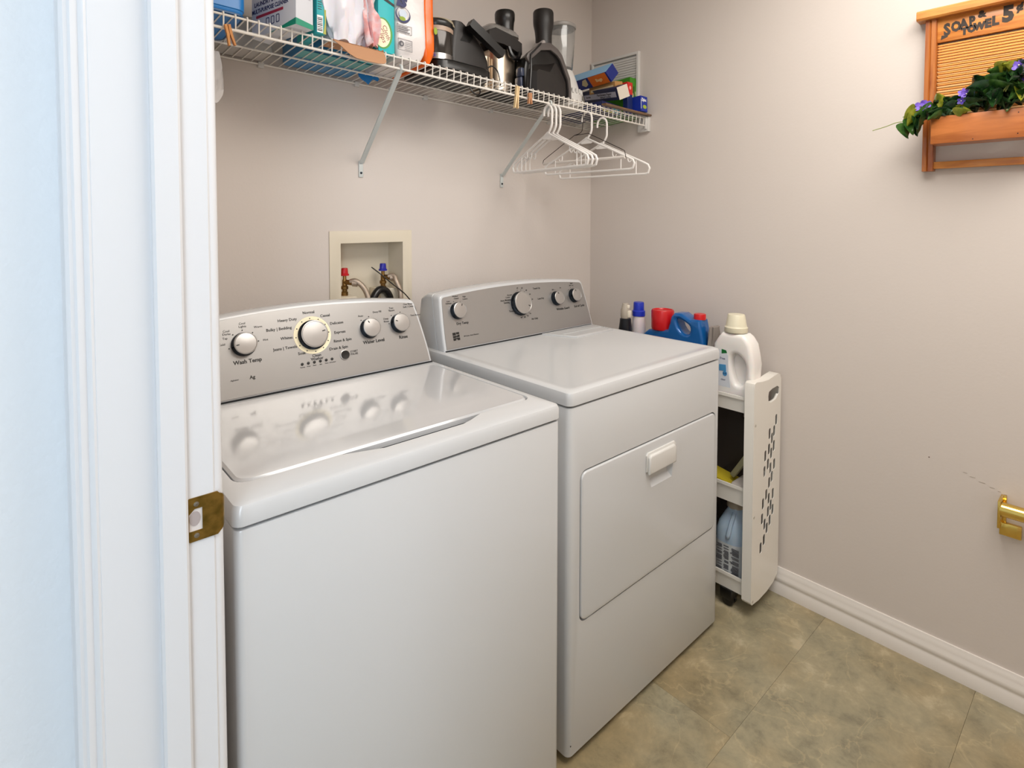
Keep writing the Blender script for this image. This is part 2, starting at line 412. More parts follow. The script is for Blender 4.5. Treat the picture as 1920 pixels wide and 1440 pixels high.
# washer
WX0, WX1, WYF = 0.2262, 0.904, 0.845
TOP = 0.9144; SEAM = 0.878
ws = thing('washing_machine', 'white top-load washing machine with grey control panel, left of the dryer', 'washing machine', ((WX0+WX1)/2, 1.2, 0))
b = B().prism(rr(WX0+0.002, WX1-0.002, WYF+0.002, 1.54, 0.012), SEAM-0.025-0.002, bev=0.003, z0=0.025)
obj('cabinet', b, M_enam, ws)
for fx, fy in ((WX0+.06, WYF+.07), (WX1-.06, WYF+.07), (WX0+.06, 1.47), (WX1-.06, 1.47)):
    obj('foot', B().lathe([(0.02, 0), (0.022, 0.008), (0.012, 0.012), (0.012, 0.03)], T(fx, fy, 0), 12), M_blk, ws)
def ring3(x0, x1, y0, y1, r, z): return [(p[0], p[1], z) for p in rr(x0, x1, y0, y1, r, 5)]
LX0, LX1, LY0, LY1 = 0.2525, 0.8765, 0.918, 1.318
deck_ = B().loft([ring3(WX0+.003, WX1-.003, WYF+.003, 1.54, .012, SEAM+.0015), ring3(WX0, WX1, WYF, 1.545, .014, SEAM+.004), ring3(WX0, WX1, WYF, 1.545, .014, TOP-.010),
                  ring3(WX0+.003, WX1-.003, WYF+.003, 1.542, .014, TOP-.003), ring3(WX0+.010, WX1-.010, WYF+.010, 1.535, .014, TOP),
                  ring3(LX0-.004, LX1+.004, LY0-.004, LY1, .026, TOP), ring3(LX0-.0015, LX1+.0015, LY0-.0015, LY1, .024, TOP-.004), ring3(LX0-.001, LX1+.001, LY0-.001, LY1, .024, TOP-.016)])
dk = obj('top_deck', deck_, M_enam, ws)
obj('seam_shade', B().prism(rr(WX0+.010, WX1-.010, WYF+.009, 1.53, .008), .006, T(0, 0, SEAM-.003)), M_gap, ws)  # dark plate added inside the seam so the gap reads as shaded
sc = B()   # finger scoop in front of the lid
sc.loft([[(0.405, 0.9260, TOP-.015), (0.745, 0.9260, TOP-.015), (0.745, 0.9260, TOP+.01), (0.405, 0.9260, TOP+.01)],
         [(0.430, 0.9120, TOP-.017), (0.715, 0.9120, TOP-.017), (0.730, 0.9120, TOP+.01), (0.415, 0.9120, TOP+.01)],
         [(0.49, 0.8900, TOP-.0010), (0.665, 0.8900, TOP-.0010), (0.675, 0.8880, TOP+.01), (0.48, 0.8880, TOP+.01)]])
cut(dk, sc)
lid = B().loft([ring3(LX0+.002, LX1-.002, LY0+.002, LY1-.004, .022, TOP-.0125), ring3(LX0, LX1, LY0, LY1-.002, .024, TOP-.009), ring3(LX0, LX1, LY0, LY1-.002, .024, TOP-.002),
                ring3(LX0+.004, LX1-.004, LY0+.004, LY1-.004, .022, TOP+.0015), ring3(LX0+.018, LX1-.018, LY0+.014, LY1-.008, .018, TOP+.0008), ring3(LX0+.06, LX1-.06, LY0+.06, LY1-.04, .018, TOP+.0016)])
obj('lid', lid, M_lid, ws)
obj('lid_gap_shade', B().box((0.42, 0.9225, TOP-.0165), (0.73, 0.935, TOP-.0125)), M_gap, ws)  # solid dark box standing in for the shade under the lid edge
wp = (1.345, 0.366, TOP)
rings, back = cons_body(0.243, 0.893, 1.345, 0.366, TOP-0.001, 1.108, 0.019, 1.50, 0.020)
obj('console', B().loft(rings+[[(p[0], p[1], p[2]) for p in back]]), M_enam, ws, ang=0.8)
pn = obj('control_panel', panel(0.243, 0.893, 1.345, 0.366, TOP+0.003, 1.108, 0.019, 0.020, 0.0085), M_silver, ws, label='silver control panel')
obj('console_gap', B().box((0.245, 1.336, TOP+0.0002), (0.890, 1.345, TOP+0.0028)), M_gap, ws)
knob(ws, 0.3985, 1.0295, wp, 0.0255, 0.018, 188)
knob(ws, 0.5615, 1.0290, wp, 0.0340, 0.017, 12, ring=0.0475)
knob(ws, 0.7180, 1.0255, wp, 0.0250, 0.018, 118)
knob(ws, 0.8100, 1.0275, wp, 0.0250, 0.018, 160)
Fk = cons_frame(0.6371, 0.9698, *wp)
o = obj('start_button', B().lathe([(0.0130, 0), (0.0130, 0.0030), (0.0118, 0.0036)], Fk, 24), M_knob, ws)
obj('button_face', B().lathe([(0.0116, 0.002), (0.0112, 0.0046), (0.004, 0.0042), (0.0001, 0.0041)], Fk, 24), M_blk, o)
for i in range(6):
    obj('indicator_light', B().lathe([(0.0036, 0), (0.0036, 0.0016), (0.0028, 0.002)], cons_frame(0.5251+0.01526*i, 0.9650+0.0001*i, *wp), 12), M_black, ws)
b = B()
def ct(txt, x, z, size, par, align='CENTER', bold=0.0): b.text(txt, size, cons_frame(x, z, par[0], par[1], par[2], 0.0012), 0.0003, align, bold)
for t, x, z, al in (('Wash Temp', .4026, .9915, 'CENTER'), ('Water Level', .7240, .9915, 'CENTER'), ('Rinse', .8145, .9905, 'CENTER')): ct(t, x, z, .0125, wp, al, 0.00028)
for t, x, z, al in (('Normal', .5597, 1.0835, 'CENTER'), ('Heavy Duty', .5280, 1.0715, 'RIGHT'), ('Bulky | Bedding', .5125, 1.0530, 'RIGHT'), ('Whites', .5115, 1.0300, 'RIGHT'),
                    ('Jeans | Towels', .5190, 1.0075, 'RIGHT'), ('Soak', .5375, .9900, 'RIGHT'), ('Clean', .5640, .9800, 'CENTER'), ('Washer', .5640, .9722, 'CENTER'), ('Drain & Spin', .5985, .9890, 'LEFT'),
                    ('Rinse & Spin', .6130, 1.0060, 'LEFT'), ('Express', .6180, 1.0268, 'LEFT'), ('Delicates', .6105, 1.0500, 'LEFT'), ('Casual', .5880, 1.0715, 'LEFT')): ct(t, x, z, .0098, wp, al, 0.0001)
for t, x, z, al in (('Tap', .3600, 1.0470, 'CENTER'), ('Cold', .3590, 1.0345, 'RIGHT'), ('Cool', .3640, 1.0625, 'CENTER'), ('Darks', .3640, 1.0560, 'CENTER'), ('Cool', .4000, 1.0755, 'CENTER'), ('Lights', .4000, 1.0688, 'CENTER'), ('Warm', .4250, 1.0640, 'LEFT'),
                    ('Hot', .4420, 1.0330, 'LEFT'), ('Auto', .6980, 1.0595, 'CENTER'), ('Deep Fill', .7480, 1.0650, 'CENTER'), ('Deep', .7790, 1.0440, 'RIGHT'), ('Rinse', .7790, 1.0370, 'RIGHT'),
                    ('Two', .7930, 1.0705, 'CENTER'), ('Rinses', .7930, 1.0640, 'CENTER'), ('One Rinse', .8480, 1.0760, 'CENTER'), ('Soft / Clean', .8480, 1.0690, 'CENTER'),
                    ('Two Rinses', .8665, 1.0440, 'CENTER'), ('START', .6530, .9750, 'LEFT'), ('PAUSE', .6530, .9685, 'LEFT')): ct(t, x, z, .0072, wp, al)
for i, t in enumerate(('Sensing', 'Wash', 'Rinse', 'Spin', 'Done', 'Lid Locked')): ct(t, .5251+.01526*i, .9580, .0038, wp)
ct('Agitator', .3700, .9560, .0052, wp); ct('Ag', .4080, .9560, .0110, wp, 'CENTER', 0.0002); ct('HE', .3350, .9560, .0052, wp)
import math as _m
for a in range(12):
    t = R_(90-360/12*a+2); Fd = cons_frame(.5615, 1.0290, *wp) @ T(0.0422*math.cos(t), 0.0422*math.sin(t), 0.0012); b.lathe([(.0015, 0), (.0015, .0005)], Fd, 8)
for (kx, kz, r, angs) in ((.3985, 1.0295, .033, (5, 48, 90, 130, 190)), (.7180, 1.0255, .032, (130, 85)), (.8100, 1.0275, .032, (175, 130, 75))):
    for a in angs:
        Fd = cons_frame(kx, kz, *wp) @ T(r*math.cos(R_(a)), r*math.sin(R_(a)), 0.0011); b.lathe([(.0015, 0), (.0015, .0005)], Fd, 8)
obj('lettering', b, M_black, ws, label='black printed wash settings', kind='stuff')

# dryer
DX0, DX1, DYF = 0.969, 1.684, 0.881
dr = thing('clothes_dryer', 'white front-load clothes dryer with silver control panel, between washer and rolling cart', 'dryer', ((DX0+DX1)/2, 1.24, 0))
b = B().prism(rr(DX0+.001, DX1-.001, DYF, 1.60, .015), SEAM-0.003-0.02, bev=0.002, z0=0.02)
cab = obj('cabinet', b, M_enam, dr)
GD = F_front(0, DYF, 0)
cut(cab, B().prism(rr(1.0080, 1.6560, 0.3385, 0.7150, .022), 0.03, F_front(0, DYF+0.014, 0)))
obj('door_gap', B().prism(rr(1.0085, 1.6555, 0.3390, 0.7145, .022), 0.001, F_front(0, DYF+0.0138, 0)), mat('grey_gasket', '5B5650', 0.8), dr)
dd = B().prism(rr(1.0115, 1.6525, 0.3425, 0.7110, .020), 0.016, F_front(0, DYF+0.0125, 0), bev=0.004, seg=3)
ddo = obj('door', dd, M_enam, dr)
hb = [(1.279, .630), (1.279, .6815), (1.287, .6895), (1.412, .6895), (1.420, .6815), (1.420, .630)]
cut(ddo, B().loft([[(1.282, DYF-.006, .650), (1.416, DYF-.006, .650), (1.404, DYF-.006, .580), (1.300, DYF-.006, .580)][::1],
                  [(1.290, DYF+.009, .645), (1.408, DYF+.009, .645), (1.396, DYF+.009, .600), (1.308, DYF+.009, .600)]]))
hp = B().prism([(1.274, .634), (1.274, .679), (1.281, .686), (1.409, .686), (1.416, .679), (1.416, .634)], 0.005, F_front(0, DYF-.003, 0), bev=.0015)
hp.prism([(1.277, .628), (1.277, .674), (1.284, .681), (1.401, .681), (1.408, .674), (1.408, .628)], 0.011, F_front(0, DYF-.006, 0), bev=.006, seg=3)
obj('handle', hp, M_plas, ddo, label='white plastic pull handle')
b = B().loft([ring3(DX0+.003, DX1-.003, DYF+.002, 1.60, .014, SEAM+.0005), ring3(DX0, DX1, DYF-.002, 1.605, .016, SEAM+.003), ring3(DX0, DX1, DYF-.002, 1.605, .016, TOP-.012),
              ring3(DX0+.003, DX1-.003, DYF+.001, 1.602, .016, TOP-.004), ring3(DX0+.011, DX1-.011, DYF+.009, 1.594, .014, TOP),
              ring3(DX0+.024, DX1-.020, DYF+.022, 1.405, .020, TOP), ring3(DX0+.036, DX1-.030, DYF+.034, 1.395, .020, TOP-.0022)])
obj('top_panel', b, M_enam, dr)
obj('seam_shade', B().prism(rr(DX0+.010, DX1-.010, DYF+.009, 1.59, .008), .006, T(0, 0, SEAM-.004)), M_gap, dr)  # dark plate for the shade in the dryer seam, as on the washer
LT = B().prism([(1.395, 1.400), (1.445, 1.290), (1.452, 1.284), (1.648, 1.284), (1.656, 1.290), (1.668, 1.400)], 0.006, T(0, 0, TOP-.003), bev=.002)
ll = obj('lint_lid', LT, M_enam, dr)
cut(ll, B().prism([(1.44, 1.345), (1.457, 1.298), (1.645, 1.298), (1.655, 1.345)], 0.01, T(0, 0, TOP+.0015)))
dp = (1.410, 0.30, TOP)
rings, back = cons_body(0.981, 1.681, 1.410, 0.30, TOP-0.001, 1.101, 0.016, 1.57, 0.012)
ds = B().loft(rings+[[(p[0], p[1]+.004, p[2]) for p in rings[-1]]])
dso = obj('console', ds, M_enam, dr, ang=0.8)
def shr(P, dx, dz): return [((x-1.3275)*(1-dx)+1.3275, y, TOP+(z-TOP)*(1-dz)) for x, y, z in P]
r0 = [(p[0], p[1]+.0035, p[2]) for p in rings[-1]]
obj('console_housing', B().loft([shr(r0, .006, .006), shr([(p[0], p[1]+.003, p[2]) for p in r0], .006, .006), shr([(p[0], p[1]+.004, p[2]) for p in r0], .001, .001), shr([(p[0], p[1]*.5+.5*1.57, p[2]) for p in r0], .006, .012), shr([(p[0], 1.57, p[2]) for p in r0], .03, .10)]), M_enam, dr, ang=0.8)
obj('control_panel', panel(0.981, 1.681, 1.410, 0.30, TOP+.003, 1.101, 0.016, 0.012, 0.009), M_silver, dr, label='silver control panel')
obj('console_gap', B().box((0.985, 1.402, TOP+.0002), (1.668, 1.409, TOP+.0028)), M_gap, dr)
knob(dr, 1.0540, 1.0290, dp, 0.0250, 0.019, 62)
knob(dr, 1.3240, 1.0250, dp, 0.0385, 0.021, -28)
knob(dr, 1.5080, 1.0260, dp, 0.0245, 0.020, 100)
knob(dr, 1.6040, 1.0280, dp, 0.0245, 0.020, 105)
b = B()
for t, x, z in (('Dry Temp', 1.0660, .9900), ('Wrinkle Guard', 1.5320, .9870), ('End of Cycle', 1.6230, .9880)): ct(t, x, z, .0112, dp, 'CENTER', .0002)
for t, x, z, al in (('Touch Up', 1.3990, 1.0700, 'LEFT'), ('Auto Moisture', 1.2640, 1.0420, 'CENTER'), ('Sensing', 1.2640, 1.0340, 'CENTER'), ('Timed', 1.2900, 1.0040, 'RIGHT'), ('Dry', 1.3050, .9960, 'RIGHT'), ('Less Dry', 1.4130, 1.0330, 'LEFT'), ('Air Only', 1.3640, .9680, 'LEFT')): ct(t, x, z, .0088, dp, al, .0001)
for t, x, z, al in (('Low', 1.0250, 1.0610, 'CENTER'), ('Delicate', 1.0250, 1.0545, 'CENTER'), ('Medium', 1.0550, 1.0740, 'CENTER'), ('Casual', 1.0580, 1.0670, 'CENTER'), ('High', 1.0900, 1.0700, 'CENTER'), ('Cotton', 1.0920, 1.0625, 'CENTER'), ('Normal', 1.2830, 1.0580, 'CENTER'), ('Cotton', 1.2730, 1.0510, 'CENTER'), ('Off', 1.2900, 1.0140, 'RIGHT'),
                    ('Off', 1.4980, 1.0580, 'CENTER'), ('On', 1.5400, 1.0620, 'CENTER'), ('Signal', 1.6050, 1.0740, 'CENTER'), ('Off  Low', 1.6020, 1.0660, 'CENTER')): ct(t, x, z, .0066, dp, al)
for i, t in enumerate(('60', '50', '40', '30', '20')):
    a = R_(95-i*22); ct(t, 1.3300+.056*math.cos(a), 1.028+.056*math.sin(a)*.9, .0070, dp)
for i, t in enumerate(('60', '40', '20', '10')):
    a = R_(258+i*16); ct(t, 1.3300+.056*math.cos(a), 1.028+.056*math.sin(a)*.9, .0070, dp)
for a in (95, 75, 55, 35, 15, -5, -50, -68, -80, -92): b.lathe([(.0012, 0), (.0012, .0005)], cons_frame(1.3270, 1.026, *dp) @ T(.0475*math.cos(R_(a)), .0475*math.sin(R_(a)), .0011), 6)
for (kx, kz, angs) in ((1.0540, 1.029, (150, 105, 60)), (1.5080, 1.026, (135, 90)), (1.604, 1.028, (130, 105, 80))):
    for a in angs: b.lathe([(.0012, 0), (.0012, .0005)], cons_frame(kx, kz, *dp) @ T(.032*math.cos(R_(a)), .032*math.sin(R_(a)), .0011), 6)
# square emblem: a black block split by a zig-zag like two letters, and the thin line of type beside it
E0 = cons_frame(1.0330, .9535, dp[0], dp[1], dp[2], .0012)
for poly in ([(-.0125, .0125), (-.0125, .004), (-.001, .004), (-.001, .0125)], [(.001, .0125), (.001, .006), (.0125, .006), (.0125, .0125)], [(-.0125, .0025), (-.0125, -.004), (-.003, -.004), (.004, .0025)],
             [(.006, .0045), (.0, -.003), (.0125, -.003), (.0125, .0045)], [(-.0125, -.0055), (-.0125, -.0125), (-.004, -.0125), (0, -.0060), (.004, -.0125), (.0125, -.0125), (.0125, -.0045), (.002, -.0045)]):
    b.prism(poly, .0004, E0)
ct('80 Series  Auto Moisture', 1.0920, .9500, .0058, dp, 'CENTER')
obj('lettering', b, M_black, dr, label='black printed drying settings and emblem', kind='stuff')
for fx, fy in ((DX0+.06, DYF+.07), (DX1-.06, DYF+.07), (DX0+.06, 1.52), (DX1-.06, 1.52)):
    obj('foot', B().lathe([(0.02, 0), (0.022, 0.008), (0.012, 0.012), (0.012, 0.022)], T(fx, fy, 0), 12), M_blk, dr)
obj('screw', B().lathe([(.0016, 0), (.0016, .0008)], F_front(DX0+.010, DYF, .049), 8), M_black, dr)

# ------------------------------------------------------------------ washer outlet box in the back wall
ob = thing('washer_outlet_box', 'recessed cream plastic washing machine outlet box in the back wall', 'outlet box', (0.893, YB, 1.02))
b = B().prism([(.7445, .985), (1.0430, .985), (1.0430, 1.284), (.7445, 1.284)], .004, F_front(0, YB, 0), holes=[[(OX0, OZ0), (OX0, OZ1), (OX1, OZ1), (OX1, OZ0)]], bev=.0015)
M_ob = mat('cream_box_plastic', 'DDD3BF', 0.45)
obj('faceplate', b, M_ob, ob)
D = 0.092
b = B()
ts = [(OX0, OX1, OZ0, OZ1, YB-.001), (OX0+.002, OX1-.002, OZ0+.002, OZ1-.002, YB+D)]
r1, r2 = [[(x, y, z) for x, z in ((a, p), (q, p), (q, r), (a, r))] for a, q, p, r, y in ts]
b.loft([r1, r2], caps=(False, True))
b.box((OX0, YB+.0, 1.045), (0.838, YB+D, 1.070), .002).box((0.93, YB+.012, 1.045), (OX1, YB+D, 1.085), .002)
obj('tray', b, M_ob, ob)
Mv = mat('brown_brass', '8A6A3C', 0.3, 0.9)
for nm, vx, vz, hc_, lab in (('valve', .8165, 1.070, 'C0101C', 'red valve handle'), ('valve', .9570, 1.078, '1C1E9C', 'blue valve handle')):
    vy = YB+.045
    v = obj(nm, B().lathe([(.011, 0), (.011, .012), (.0085, .014), (.0085, .020), (.012, .022), (.012, .030), (.008, .034), (.008, .050), (.006, .055), (.006, .068)], T(vx, vy, vz), 8)
            .tube([(vx, vy, vz+.044), (vx+.010, vy-.012, vz+.044), (vx+.018, vy-.02, vz+.042)], .0085, 12), Mv, ob, label='brass shut-off valve')
    hm = mat('handle_'+hc_, hc_, .4)
    obj('valve_handle', B().lathe([(.0145, .066), (.0145, .071), (.0115, .073), (.0105, .088), (.0095, .091)], T(vx, vy, vz), 10), hm, v, label=lab)
M_braid = mat('braided_steel', 'B7A797', 0.35, 0.7, bump=(900, .8, .001))
def hose(vx, vz, dx, lab):
    p = smooth_pts([(vx+.012, YB+.030, vz+.046), (vx+.026, YB+.018, vz+.048), (vx+dx*.78, YB+.004, vz+.030), (vx+dx*.98, YB-.006, vz+.002), (vx+dx, YB-.012, vz-.03), (vx+dx+.001, YB-.016, .90), (vx+dx, YB-.02, .80)], 8)
    o = obj('braided_hose', B().tube(p, .0088, 12).lathe([(.0115, 0), (.0115, .016)], frame((vx+.018, YB+.026, vz+.042), (0, 0, 1), (.6, .8, 0), (.8, -.6, -.1)), 12), M_braid)
    tag(o, lab, 'hose', 'water supply hoses')
hose(.8165, 1.070, .056, 'braided steel hose curving down from the red valve')
hose(.9570, 1.078, .036, 'braided steel hose curving down from the blue valve')
p = smooth_pts([(.874, YB-.018, .86), (.875, YB-.018, 1.00), (.885, YB-.012, 1.055), (.910, YB-.005, 1.085), (.940, YB+.004, 1.080), (.960, YB+.010, 1.055), (.968, YB+.02, 1.028), (.968, YB+.03, 1.022)], 8)
tag(obj('drain_hose', B().tube([Vector(q)+Vector((0.0, -.006, 0)) for q in p], .0125, 12), M_blk), 'thick black drain hose arching into the outlet box', 'hose')
p = smooth_pts([(.9060, YB+.030, 1.1600), (.935, YB+.005, 1.130), (.965, YB-.010, 1.100), (1.00, YB-.02, 1.070), (1.030, YB-.022, 1.035), (1.045, YB-.022, 1.01), (1.05, YB-.022, .98)], 6)
tag(obj('cable_tie', B().tube(p, .0020, 6), M_blk), 'thin black cable tie crossing the blue valve', 'cable tie')

# ------------------------------------------------------------------ wire shelf
def dz(x, y=1.3855): return 1.787-.0252*(x-.35)-.047*(y-1.3855)
TILT = Matrix.Rotation(.0252, 4, 'Y') @ Matrix.Rotation(-.047, 4, 'X')
YF = 1.3855
sh = thing('wire_shelf', 'long white wire shelf on diagonal braces above the machines', 'shelf', (1.1, 1.54, 1.76))
proto = None; n = 0
x = 0.215
wb = smooth_pts([(0, YF-.001, -.034), (0, YF-.0035, -.004), (0, YF-.001, .0015), (0, YF+.008, .0012)], 3)[:-1] + [Vector((0, YF+.010, .001)), Vector((0, YB-.006, -.047*(YB-.006-YF)+.001))]
while x < 1.985:
    if proto is None:
        b = B().tube([(q[0]+x, q[1], q[2]+dz(x)) for q in wb], .0017, 6, caps=True)
        proto = obj('cross_wire', b, M_wire, sh); px0 = x
    else:
        o = proto.copy(); COL.objects.link(o); o.parent = sh; o.location = (x-px0, 0, dz(x)-dz(px0))
    x += .0254
def rod(y, off, r, nm='rail'):
    return obj(nm, B().tube([(.205, y, dz(.205, y)+off), (1.99, y, dz(1.99, y)+off)], r, 8), M_wire, sh)
rod(YF, -.0040, .0027); rod(YF-.0005, -.0345, .0032); rod(1.462, -.0040, .0027); rod(1.575, -.0040, .0027); rod(YB-.007, -.003, .0030)
def brace(xt, xf, zf):
    zt = dz(xt)-.036
    a = Vector((xt, YF+.004, zt)); q = Vector((xf, YB-.008, zf+.03)); q2 = Vector((xf, YB-.002, zf))
    d = (q-a).normalized(); side = Vector((1, 0, 0)); nn = d.cross(side).normalized()
    hw = .0075
    b = B()
    def rg(p): return [p+side*hw+nn*.0035, p+side*hw-nn*.001, p+side*(hw-.002)-nn*.001, p+side*(hw-.002)+nn*.0015, p-side*(hw-.002)+nn*.0015, p-side*(hw-.002)-nn*.001, p-side*hw-nn*.001, p-side*hw+nn*.0035]
    b.loft([rg(a), rg(q)])
    b.box((xf-.0075, YB-.0045, zf-.018), (xf+.0075, YB-.001, zf+.035), .001)
    b.tube([a+Vector((0, -.002, -.006)), a+Vector((0, -.010, .0)), a+Vector((0, -.010, .008)), a+Vector((0, -.002, .012))], .004, 8)
    o = obj('shelf_brace', b, mat('grey_white_steel', 'CDD2D0', .4), sh)
    obj('screw', B().lathe([(.0042, 0), (.0035, .002), (.001, .0028)], F_front(xf, YB-.0045, zf-.004), 10), M_chrome, o)
brace(.822, .8541, 1.4763); brace(1.418, 1.4589, 1.4658)
obj('end_bracket', B().box((1.985, 1.372, 1.688), (XR-.0005, 1.425, 1.750), .002).box((1.975, 1.377, 1.697), (1.99, 1.384, 1.748), .001), M_plas, sh)
for x in (.30, .545, .84, 1.10, 1.40, 1.72):
    z = dz(x, YB); obj('wall_clip', B().box((x-.008, YB-.012, z-.013), (x+.008, YB-.0005, z+.004), .002), M_plas, sh)

def on_deck(x, y, rz=0, lift=.0030): return T(x, y, dz(x, y)+lift) @ TILT @ Matrix.Rotation(rz, 4, 'Z')
def ff(w=0): return frame((0, -.0003, 0), (1, 0, 0), (0, 0, 1), (0, -1, 0))         # local front face
def lf(l): return frame((-.0003, l, 0), (0, -1, 0), (0, 0, 1), (-1, 0, 0))           # local left face, u runs from the back to the front
def rect(x0, y0, x1, y1): return [(x0, y0), (x1, y0), (x1, y1), (x0, y1)]
P_ = lambda nm, c, r=.5: mat('paint_'+nm, c, r)

# blue tub
Md = on_deck(.235, 1.392)
t = thing('plastic_tub', 'blue plastic tub at the left end of the wire shelf', 'tub', Md.translation)
b = B().loft([[(p[0], p[1], z) for p in rr(0+i, .184-i, 0+i, .20-i, .02, 4)] for i, z in ((.006, 0), (.003, .004), (.002, .014), (.0, .016), (0, .09))] , Md)
obj('tub_body', b, P_('tub_blue', '1479C4', .35), t)
obj('tub_lid', B().prism(rr(-.004, .188, -.004, .204, .02), .012, Md @ T(0, 0, .09), bev=.003), P_('tub_lid', '0E63AC', .35), t)
obj('base_rim', B().prism(rr(.001, .183, .0, .199, .02), .006, Md @ T(0, 0, .0005), bev=.001), P_('tub_base', '0B4E80', .4), t)

# booster carton
Md = on_deck(.518, 1.352, .28)
t = thing('detergent_carton', 'white carton of laundry booster with navy lettering, right of the blue tub', 'carton', Md.translation)
W_, L_, H_ = .050, .175, .19
obj('carton_body', B().box((0, 0, 0), (W_, L_, H_), .002, M=Md), P_('carton_white', 'DADCE2'), t)
b = B(); fl_ = Md @ lf(L_)
b.text('LAUNDRY BOOSTER', .0150, fl_ @ T(.012, .081, 0), .0004, 'LEFT', .0004, .95)
b.text('MULTI-PURPOSE CLEANER', .0150, fl_ @ T(.002, .064, 0), .0004, 'LEFT', .0004, .82)
obj('lettering', b, P_('navy', '20285E'), t, label='navy laundry booster lettering')
obj('red_band', B().prism(rr(.020, .128, .046, .053, .002), .0004, fl_), P_('red_band', 'A8203C'), t)
b = B()
for i in range(3): b.prism(rr(.060+i*.020, .073+i*.020, .020, .040, .003), .0004, fl_, holes=[rr(.062+i*.020, .071+i*.020, .022, .038, .002)[::-1]])
obj('icon', b, P_('navy', '20285E'), t)
b = B().prism([(.105, .004), (L_, .016), (L_, .0), (.07, .0)], .0004, fl_).prism([(0, 0), (W_, 0), (W_, .012), (0, .016)], .0004, Md @ ff())
obj('green_band', b, P_('green', '169070'), t)
b = B()
for i in range(7): b.prism(rect(.010, .070+i*.008, .042, .0708+i*.008), .0003, Md @ ff())
obj('small_print', b, P_('grey_print', '9A8FA0'), t)

# narrow teal carton with barcode
Md = on_deck(.577, 1.372)
t = thing('teal_carton', 'narrow teal carton with a barcode, right of the laundry booster carton', 'carton', Md.translation)
obj('carton_body', B().box((0, 0, 0), (.024, .13, .20), .002, M=Md), P_('teal', '1FA7AE'), t)
b = B().prism(rect(.001, .002, .016, .045), .0003, Md @ ff()); obj('barcode_label', b, P_('label_white', 'ECECEC'), t)
b = B()
for i in range(8): b.prism(rect(.002, .006+i*.0045, .0145, .0078+i*.0045 + (.001 if i % 3 == 0 else 0)), .0005, Md @ ff())
for i in range(5): b.prism(rect(.003, .06+i*.006, .013, .0615+i*.006), .0004, Md @ ff())
obj('barcode', b, M_black, t)
obj('side_stripe', B().prism([(.0165, 0), (.021, .03), (.018, .08), (.0215, .13), (.024, .13), (.024, 0)], .0003, Md @ ff()), P_('lime_orange', 'A9A83C'), t)

# cardboard sheet + draped plastic bag
fp = [(.6216, 1.7780), (.640, 1.762), (.655, 1.745), (.6716, 1.7359), (.700, 1.7330), (.7322, 1.7325), (.750, 1.735), (.759, 1.741), (.763, 1.756), (.7624, 1.7720)]
def fy(z): return 1.3790-(1.779-z)*.62
rings = []
for o_ in (0, .0025):
    r = [(x, fy(z)-o_*.8, z+o_*.5) for x, z in fp]+[(.764, 1.3800-o_, 1.7800+o_), (.762, 1.44, 1.7795+o_), (.640, 1.44, 1.7825+o_), (.622, 1.3800-o_, 1.7835+o_)]
    rings.append(r)
t0 = bmesh.new()
def strip(ring):
    return ring
cardo = B()
N_ = 8
front = [[(x, fy(z)-o_, z) for x, z in fp] for o_ in (0, .0022)]
cardo.loft(front)
cardo.loft([[(.6216, 1.3790, 1.7780), (.7624, 1.3752, 1.7720), (.764, 1.3800, 1.7782), (.764, 1.45, 1.7750), (.622, 1.45, 1.7785)], [(.6216, 1.3768, 1.7800), (.7624, 1.3730, 1.7745), (.764, 1.3780, 1.7808), (.764, 1.45, 1.7775), (.622, 1.45, 1.7810)]])
tag(obj('cardboard_sheet', cardo, M_card), 'brown cardboard sheet sticking out over the shelf edge under the white bag', 'cardboard')
def lumpy(cx, cy, z0, z1, wx, wy, seed, n=40, m=22, lean=0.0, fold=.010):
    rnd = random.Random(seed); ph = [rnd.uniform(0, 6.28) for _ in range(10)]; rings = []
    for j in range(m):
        v = j/(m-1); z = z0+(z1-z0)*v
        prof = (0.62+0.38*math.sin(min(1, v*2.2)*math.pi/2)) if v < .5 else 1.0-0.25*((v-.5)/.5)**2
        r = []
        for i in range(n):
            a = 2*math.pi*i/n
            k = prof+fold/wx*(math.sin(3*a+ph[0]+3*v)+.7*math.sin(7*a+ph[1]-5*v)+.5*math.sin(11*a+ph[2]+7*v)+.35*math.sin(17*a+ph[3]+4*math.sin(5*v)))
            ca, sa = math.cos(a), math.sin(a)
            q = (abs(ca)**3+abs(sa)**3)**(-1/3)
            r.append((cx+lean*v+wx*q*ca*k, cy+wy*q*sa*k, z+.004*math.sin(5*a+ph[4])*(1-v)))
        rings.append(r)
    return rings
M_bag = mat('white_poly_bag', 'E9E6EC', .35, sss=.2)
t = thing('plastic_bag', 'full white plastic bag with pink edge resting on the cardboard sheet', 'bag', (.665, 1.43, dz(.66)))
obj('bag_body', B().loft(lumpy(.668, 1.413, dz(.66, 1.4)+.003, 2.02, .067, .052, 3)), M_bag, t, ang=1.2)
b = B().loft(lumpy(.732, 1.385, dz(.72, 1.38)+.006, 1.93, .016, .030, 9, 24, 16, -.028, .004))
obj('pink_edge', b, mat('pink_print', 'F0A8A4', .4, var=('E8D8DC', 40)), t, ang=1.2, label='pink printed edge')

